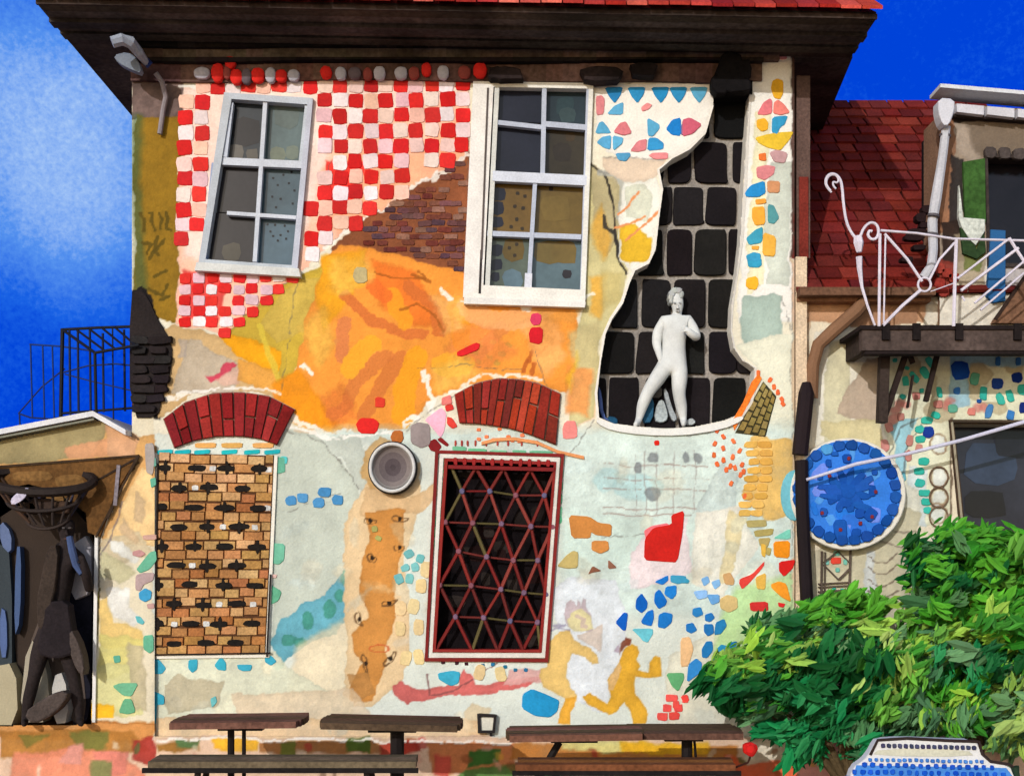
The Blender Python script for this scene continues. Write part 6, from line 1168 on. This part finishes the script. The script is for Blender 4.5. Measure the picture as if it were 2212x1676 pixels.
# ------------------------------------------------------------------ shrub and tree, leaf by leaf
def foliage(name, blobs, count, parent, seed, pal, size=(.08, .19)):
    r = np.random.default_rng(seed); V_, F_, C_ = [], [], []
    wt = np.array([b[2] * b[3] for b in blobs], float); wt /= wt.sum(); base = 0; holes = [(r.uniform(1560, 2212), r.uniform(1130, 1620), r.uniform(12, 26), r.uniform(7, 13)) for _ in range(80)]
    for _ in range(count):
        b = blobs[r.choice(len(blobs), p=wt)]
        a = r.uniform(0, 2 * math.pi); rad = math.sqrt(r.uniform(0, 1)) * r.uniform(.75, 1.25)
        px, py = b[0] + math.cos(a) * rad * b[2], b[1] + math.sin(a) * rad * b[3]
        if any(((px - h[0]) / h[2]) ** 2 + ((py - h[1]) / h[3]) ** 2 < 1.4 for h in holes): continue
        Y0 = b[4] + r.normal(0, .22)
        c1, c2 = [np.array(b[5][r.integers(len(b[5]))], float) for _ in (0, 1)]; c = c1 * .9 + c2 * .1; big = r.choice([.8, 1.0, 1.5], p=[.3, .45, .25]); ang = (b[6] if len(b) > 6 else 0) + r.normal(0, .5)
        for _k in range(r.integers(5, 13)):
            q = P(px + r.normal(0, 10), py + r.normal(0, 8), Y0 + r.normal(0, .06)); L = r.uniform(*size) * big; W = L * r.uniform(.2, .36); t = ang + r.normal(0, .35); tz = r.normal(0, .35)
            u = np.array([math.cos(t), tz * .6, -math.sin(t)]); u /= np.linalg.norm(u); nrm = np.array([r.normal(0, .5), -1, r.normal(.3, .45)]); v = np.cross(u, nrm); v /= np.linalg.norm(v); nn = np.cross(u, v)
            o = np.array(q); ring = [(-.5, 0, 0), (-.2, .5, .05), (.2, .42, .05), (.5, 0, -.04), (.2, -.42, .05), (-.2, -.5, .05)]
            for (s1, s2, s3) in ring: V_.append(o + u * s1 * L + v * s2 * W + nn * s3 * L)
            cc = np.clip(c * (1 + r.normal(0, .08)), 0, 255); F_ += [[base, base + 1, base + 2, base + 3], [base, base + 3, base + 4, base + 5]]; C_ += [cc, cc]; base += 6
    m = MB(); m.v = [tuple(x) for x in V_]; m.f = F_; m.c = C_; return m.build(name, M_LEAF, parent)
DKG = [(16, 74, 30), (12, 84, 38), (20, 92, 44)]; MIDG = [(70, 140, 40), (96, 156, 56), (52, 126, 40)]; OLG = [(150, 182, 80), (128, 166, 70), (164, 192, 104)]; BRG = [(62, 138, 32), (84, 158, 42), (44, 122, 28)]; GRG = [(80, 124, 78), (98, 142, 96), (66, 112, 74)]; LIM = [(140, 186, 60), (154, 196, 78)]; TEA = [(20, 120, 66), (44, 134, 76)]
sh = thing('shrub', P(1800, 1750, -.9), 'wide spreading green shrub reaching over the last table, lower right', 'shrub')
A = [(1560, 1470, 46, 14, -.9, DKG, 2.6), (1600, 1450, 60, 26, -.9, MIDG, 2.5), (1690, 1400, 60, 34, -.85, OLG + MIDG, 2.4), (1640, 1425, 90, 40, -.8, MIDG + OLG + LIM, 2.5), (1740, 1360, 100, 26, -.8, GRG + DKG, 2.7), (1830, 1330, 90, 34, -.75, BRG + MIDG, 2.7), (1850, 1310, 50, 24, -.8, BRG, 2.7),
     (1820, 1380, 110, 34, -.9, OLG + GRG + LIM, 2.8), (1700, 1440, 60, 30, -1, DKG, 2.2), (1800, 1435, 90, 40, -1.0, DKG, 2.0), (1860, 1430, 60, 60, -1.0, DKG, 1.8), (1760, 1500, 110, 30, -.95, DKG + TEA, 2.9), (1600, 1500, 50, 30, -.95, DKG, 2.0), (1660, 1490, 60, 26, -.9, DKG + MIDG, 2.6), (1870, 1510, 60, 40, -.95, MIDG + DKG, 2.3),
     (1930, 1450, 60, 60, -.9, OLG + MIDG, 2.2), (1700, 1575, 50, 22, -.8, TEA, 2.8), (1790, 1560, 80, 34, -.85, TEA + DKG, 2.5), (1860, 1600, 50, 40, -.8, TEA + GRG, 2.2), (1650, 1530, 40, 16, -.8, GRG, 2.8), (1740, 1620, 34, 30, -.8, TEA, 1.6)]
foliage('foliage', A, 1250, sh, 5, MIDG)
def limbs(parent, root, tips, Y, c=(84, 70, 48)):
    q = MB(); b0 = P(root[0], root[1], Y); b0 = (b0[0], Y, -.46)
    for (tx, ty) in tips:
        m1 = P(root[0] + (tx - root[0]) * .25, root[1] + (ty - root[1]) * .45, Y); m2 = P(root[0] + (tx - root[0]) * .6, root[1] + (ty - root[1]) * .75, Y + .05); e = P(tx, ty, Y + .08)
        q.tube([b0, m1, m2, e], [.045, .032, .02, .006], c, 7)
    q.build('stems', M_WOOD, parent)
limbs(sh, (1850, 1760), [(1530, 1470), (1620, 1430), (1700, 1380), (1760, 1350), (1850, 1310), (1900, 1380), (1700, 1570), (1650, 1500), (1780, 1450)], -.8)
tr = thing('tree', P(2110, 1750, -.7), 'bright green leafy tree filling the lower right corner in front of the dark window', 'tree')
B = [(2030, 1180, 60, 34, -.6, DKG + GRG + BRG, 2.9), (2100, 1180, 70, 40, -.55, BRG + MIDG, 2.9), (2150, 1160, 50, 30, -.5, BRG, 2.7), (2200, 1240, 50, 60, -.5, BRG + MIDG, 2.9), (2010, 1230, 50, 40, -.6, DKG + BRG, 2.9), (2080, 1240, 90, 40, -.6, BRG + DKG, 2.8), (2150, 1290, 90, 40, -.6, BRG, 2.8), (2030, 1290, 60, 40, -.6, GRG + BRG, 2.8),
     (2090, 1330, 100, 40, -.65, BRG + LIM, 2.8), (1990, 1350, 60, 50, -.7, MIDG + GRG + LIM, 2.6), (2180, 1370, 60, 50, -.7, LIM + MIDG, 2.5), (2060, 1400, 60, 50, -.75, GRG + LIM, 2.4), (2150, 1420, 80, 50, -.8, TEA + DKG, 2.3), (2000, 1440, 60, 40, -.75, GRG + TEA, 2.4), (2080, 1470, 70, 50, -.8, TEA + BRG, 2.2), (2190, 1500, 60, 60, -.8, GRG + OLG, 2.2),
     (2050, 1530, 60, 40, -.8, LIM + BRG, 1.7), (1960, 1520, 50, 40, -.8, GRG + TEA, 2.3), (2120, 1550, 70, 34, -.8, MIDG + GRG, 2.2), (1960, 1570, 60, 30, -.8, GRG, 2.4), (2200, 1580, 60, 50, -.8, OLG + GRG, 2.4), (2250, 1350, 60, 200, -.7, MIDG + BRG, 2.5)]
foliage('crown', B, 1400, tr, 9, MIDG, (.08, .20))
q = MB(); q.tube([(P(2110, 0, -.7)[0], -.7, -.46), P(2108, 1500, -.7), P(2100, 1380, -.66)], [.075, .06, .04], (84, 70, 50), 9); q.build('trunk', M_WOOD, tr)
limbs(tr, (2105, 1560), [(2000, 1200), (2060, 1230), (2120, 1180), (2180, 1200), (2200, 1400), (1990, 1420), (2060, 1350)], -.62)

# ------------------------------------------------------------------ mosaic bench at the lower right
mb_ = thing('mosaic_bench', (P(2010, 0, -1.9)[0], -1.9, -.45), 'white mosaic bench end with rows of blue dots in front of the tree', 'mosaic bench'); Y = -1.9
prof = chaikin([(1896, 1596), (1950, 1592), (2040, 1596), (2108, 1598), (2120, 1622), (2136, 1642), (2168, 1650), (2196, 1664), (2216, 1700), (2230, 1820), (1822, 1820), (1832, 1690), (1842, 1656), (1866, 1640), (1880, 1622), (1888, 1606)])
q = MB(); q.prism(prof, Y, Y + .10, (222, 222, 222), 2, (206, 210, 222)); q.build('body', M_PAINT, mb_)
q = MB()
for l in [[(1880, 1630), (1896, 1598), (1960, 1594), (2050, 1599), (2112, 1601)], [(2114, 1600), (2122, 1628), (2140, 1644), (2180, 1650), (2196, 1662)]]: q.tubeD([(a, b_, Y - .005) for a, b_ in l], .012, (52, 40, 38), n=6)
q.tubeD([(2192, 1655, Y - .01), (2198, 1680, Y - .01)], [.035, .02], (40, 60, 44)); q.build('dark_edging', M_METAL, mb_)
q = MB(); q.prism(chaikin([(1900, 1616), (2090, 1618), (2106, 1634), (1884, 1632)]), Y - .008, Y, (206, 204, 184), 1); q.prism([(1850, 1652), (2174, 1658), (2206, 1700), (2222, 1816), (1830, 1816), (1838, 1700)], Y - .007, Y, (72, 136, 214), 1); q.build('blue_band', M_TILE, mb_)
q = MB()
for i in range(17): q.prism(blob(1908 + i * 12.3, 1610 + i * .3, 9, 10, n=8), Y - .02, Y - .0, vary((64, 66, 96), 10), 1)
for j, (y, x0, x1, c, sz) in enumerate([(1640, 1880, 2130, (70, 130, 210), 8), (1652, 1868, 2150, (20, 82, 196), 11), (1666, 1846, 2180, (18, 84, 200), 11), (1680, 1830, 2200, (26, 96, 206), 11), (1696, 1820, 2220, (26, 96, 206), 12)]):
    x = x0
    while x < x1: q.prism(blob(x, y + (x - x0) * .02 + R.uniform(-1, 1), sz * R.uniform(.8, 1.15), sz, n=8, sq=.6), Y - .02, Y - .0, vary(c, 12), 1); x += sz * R.uniform(1.35, 1.7)
q.build('blue_dots', M_TILE, mb_)
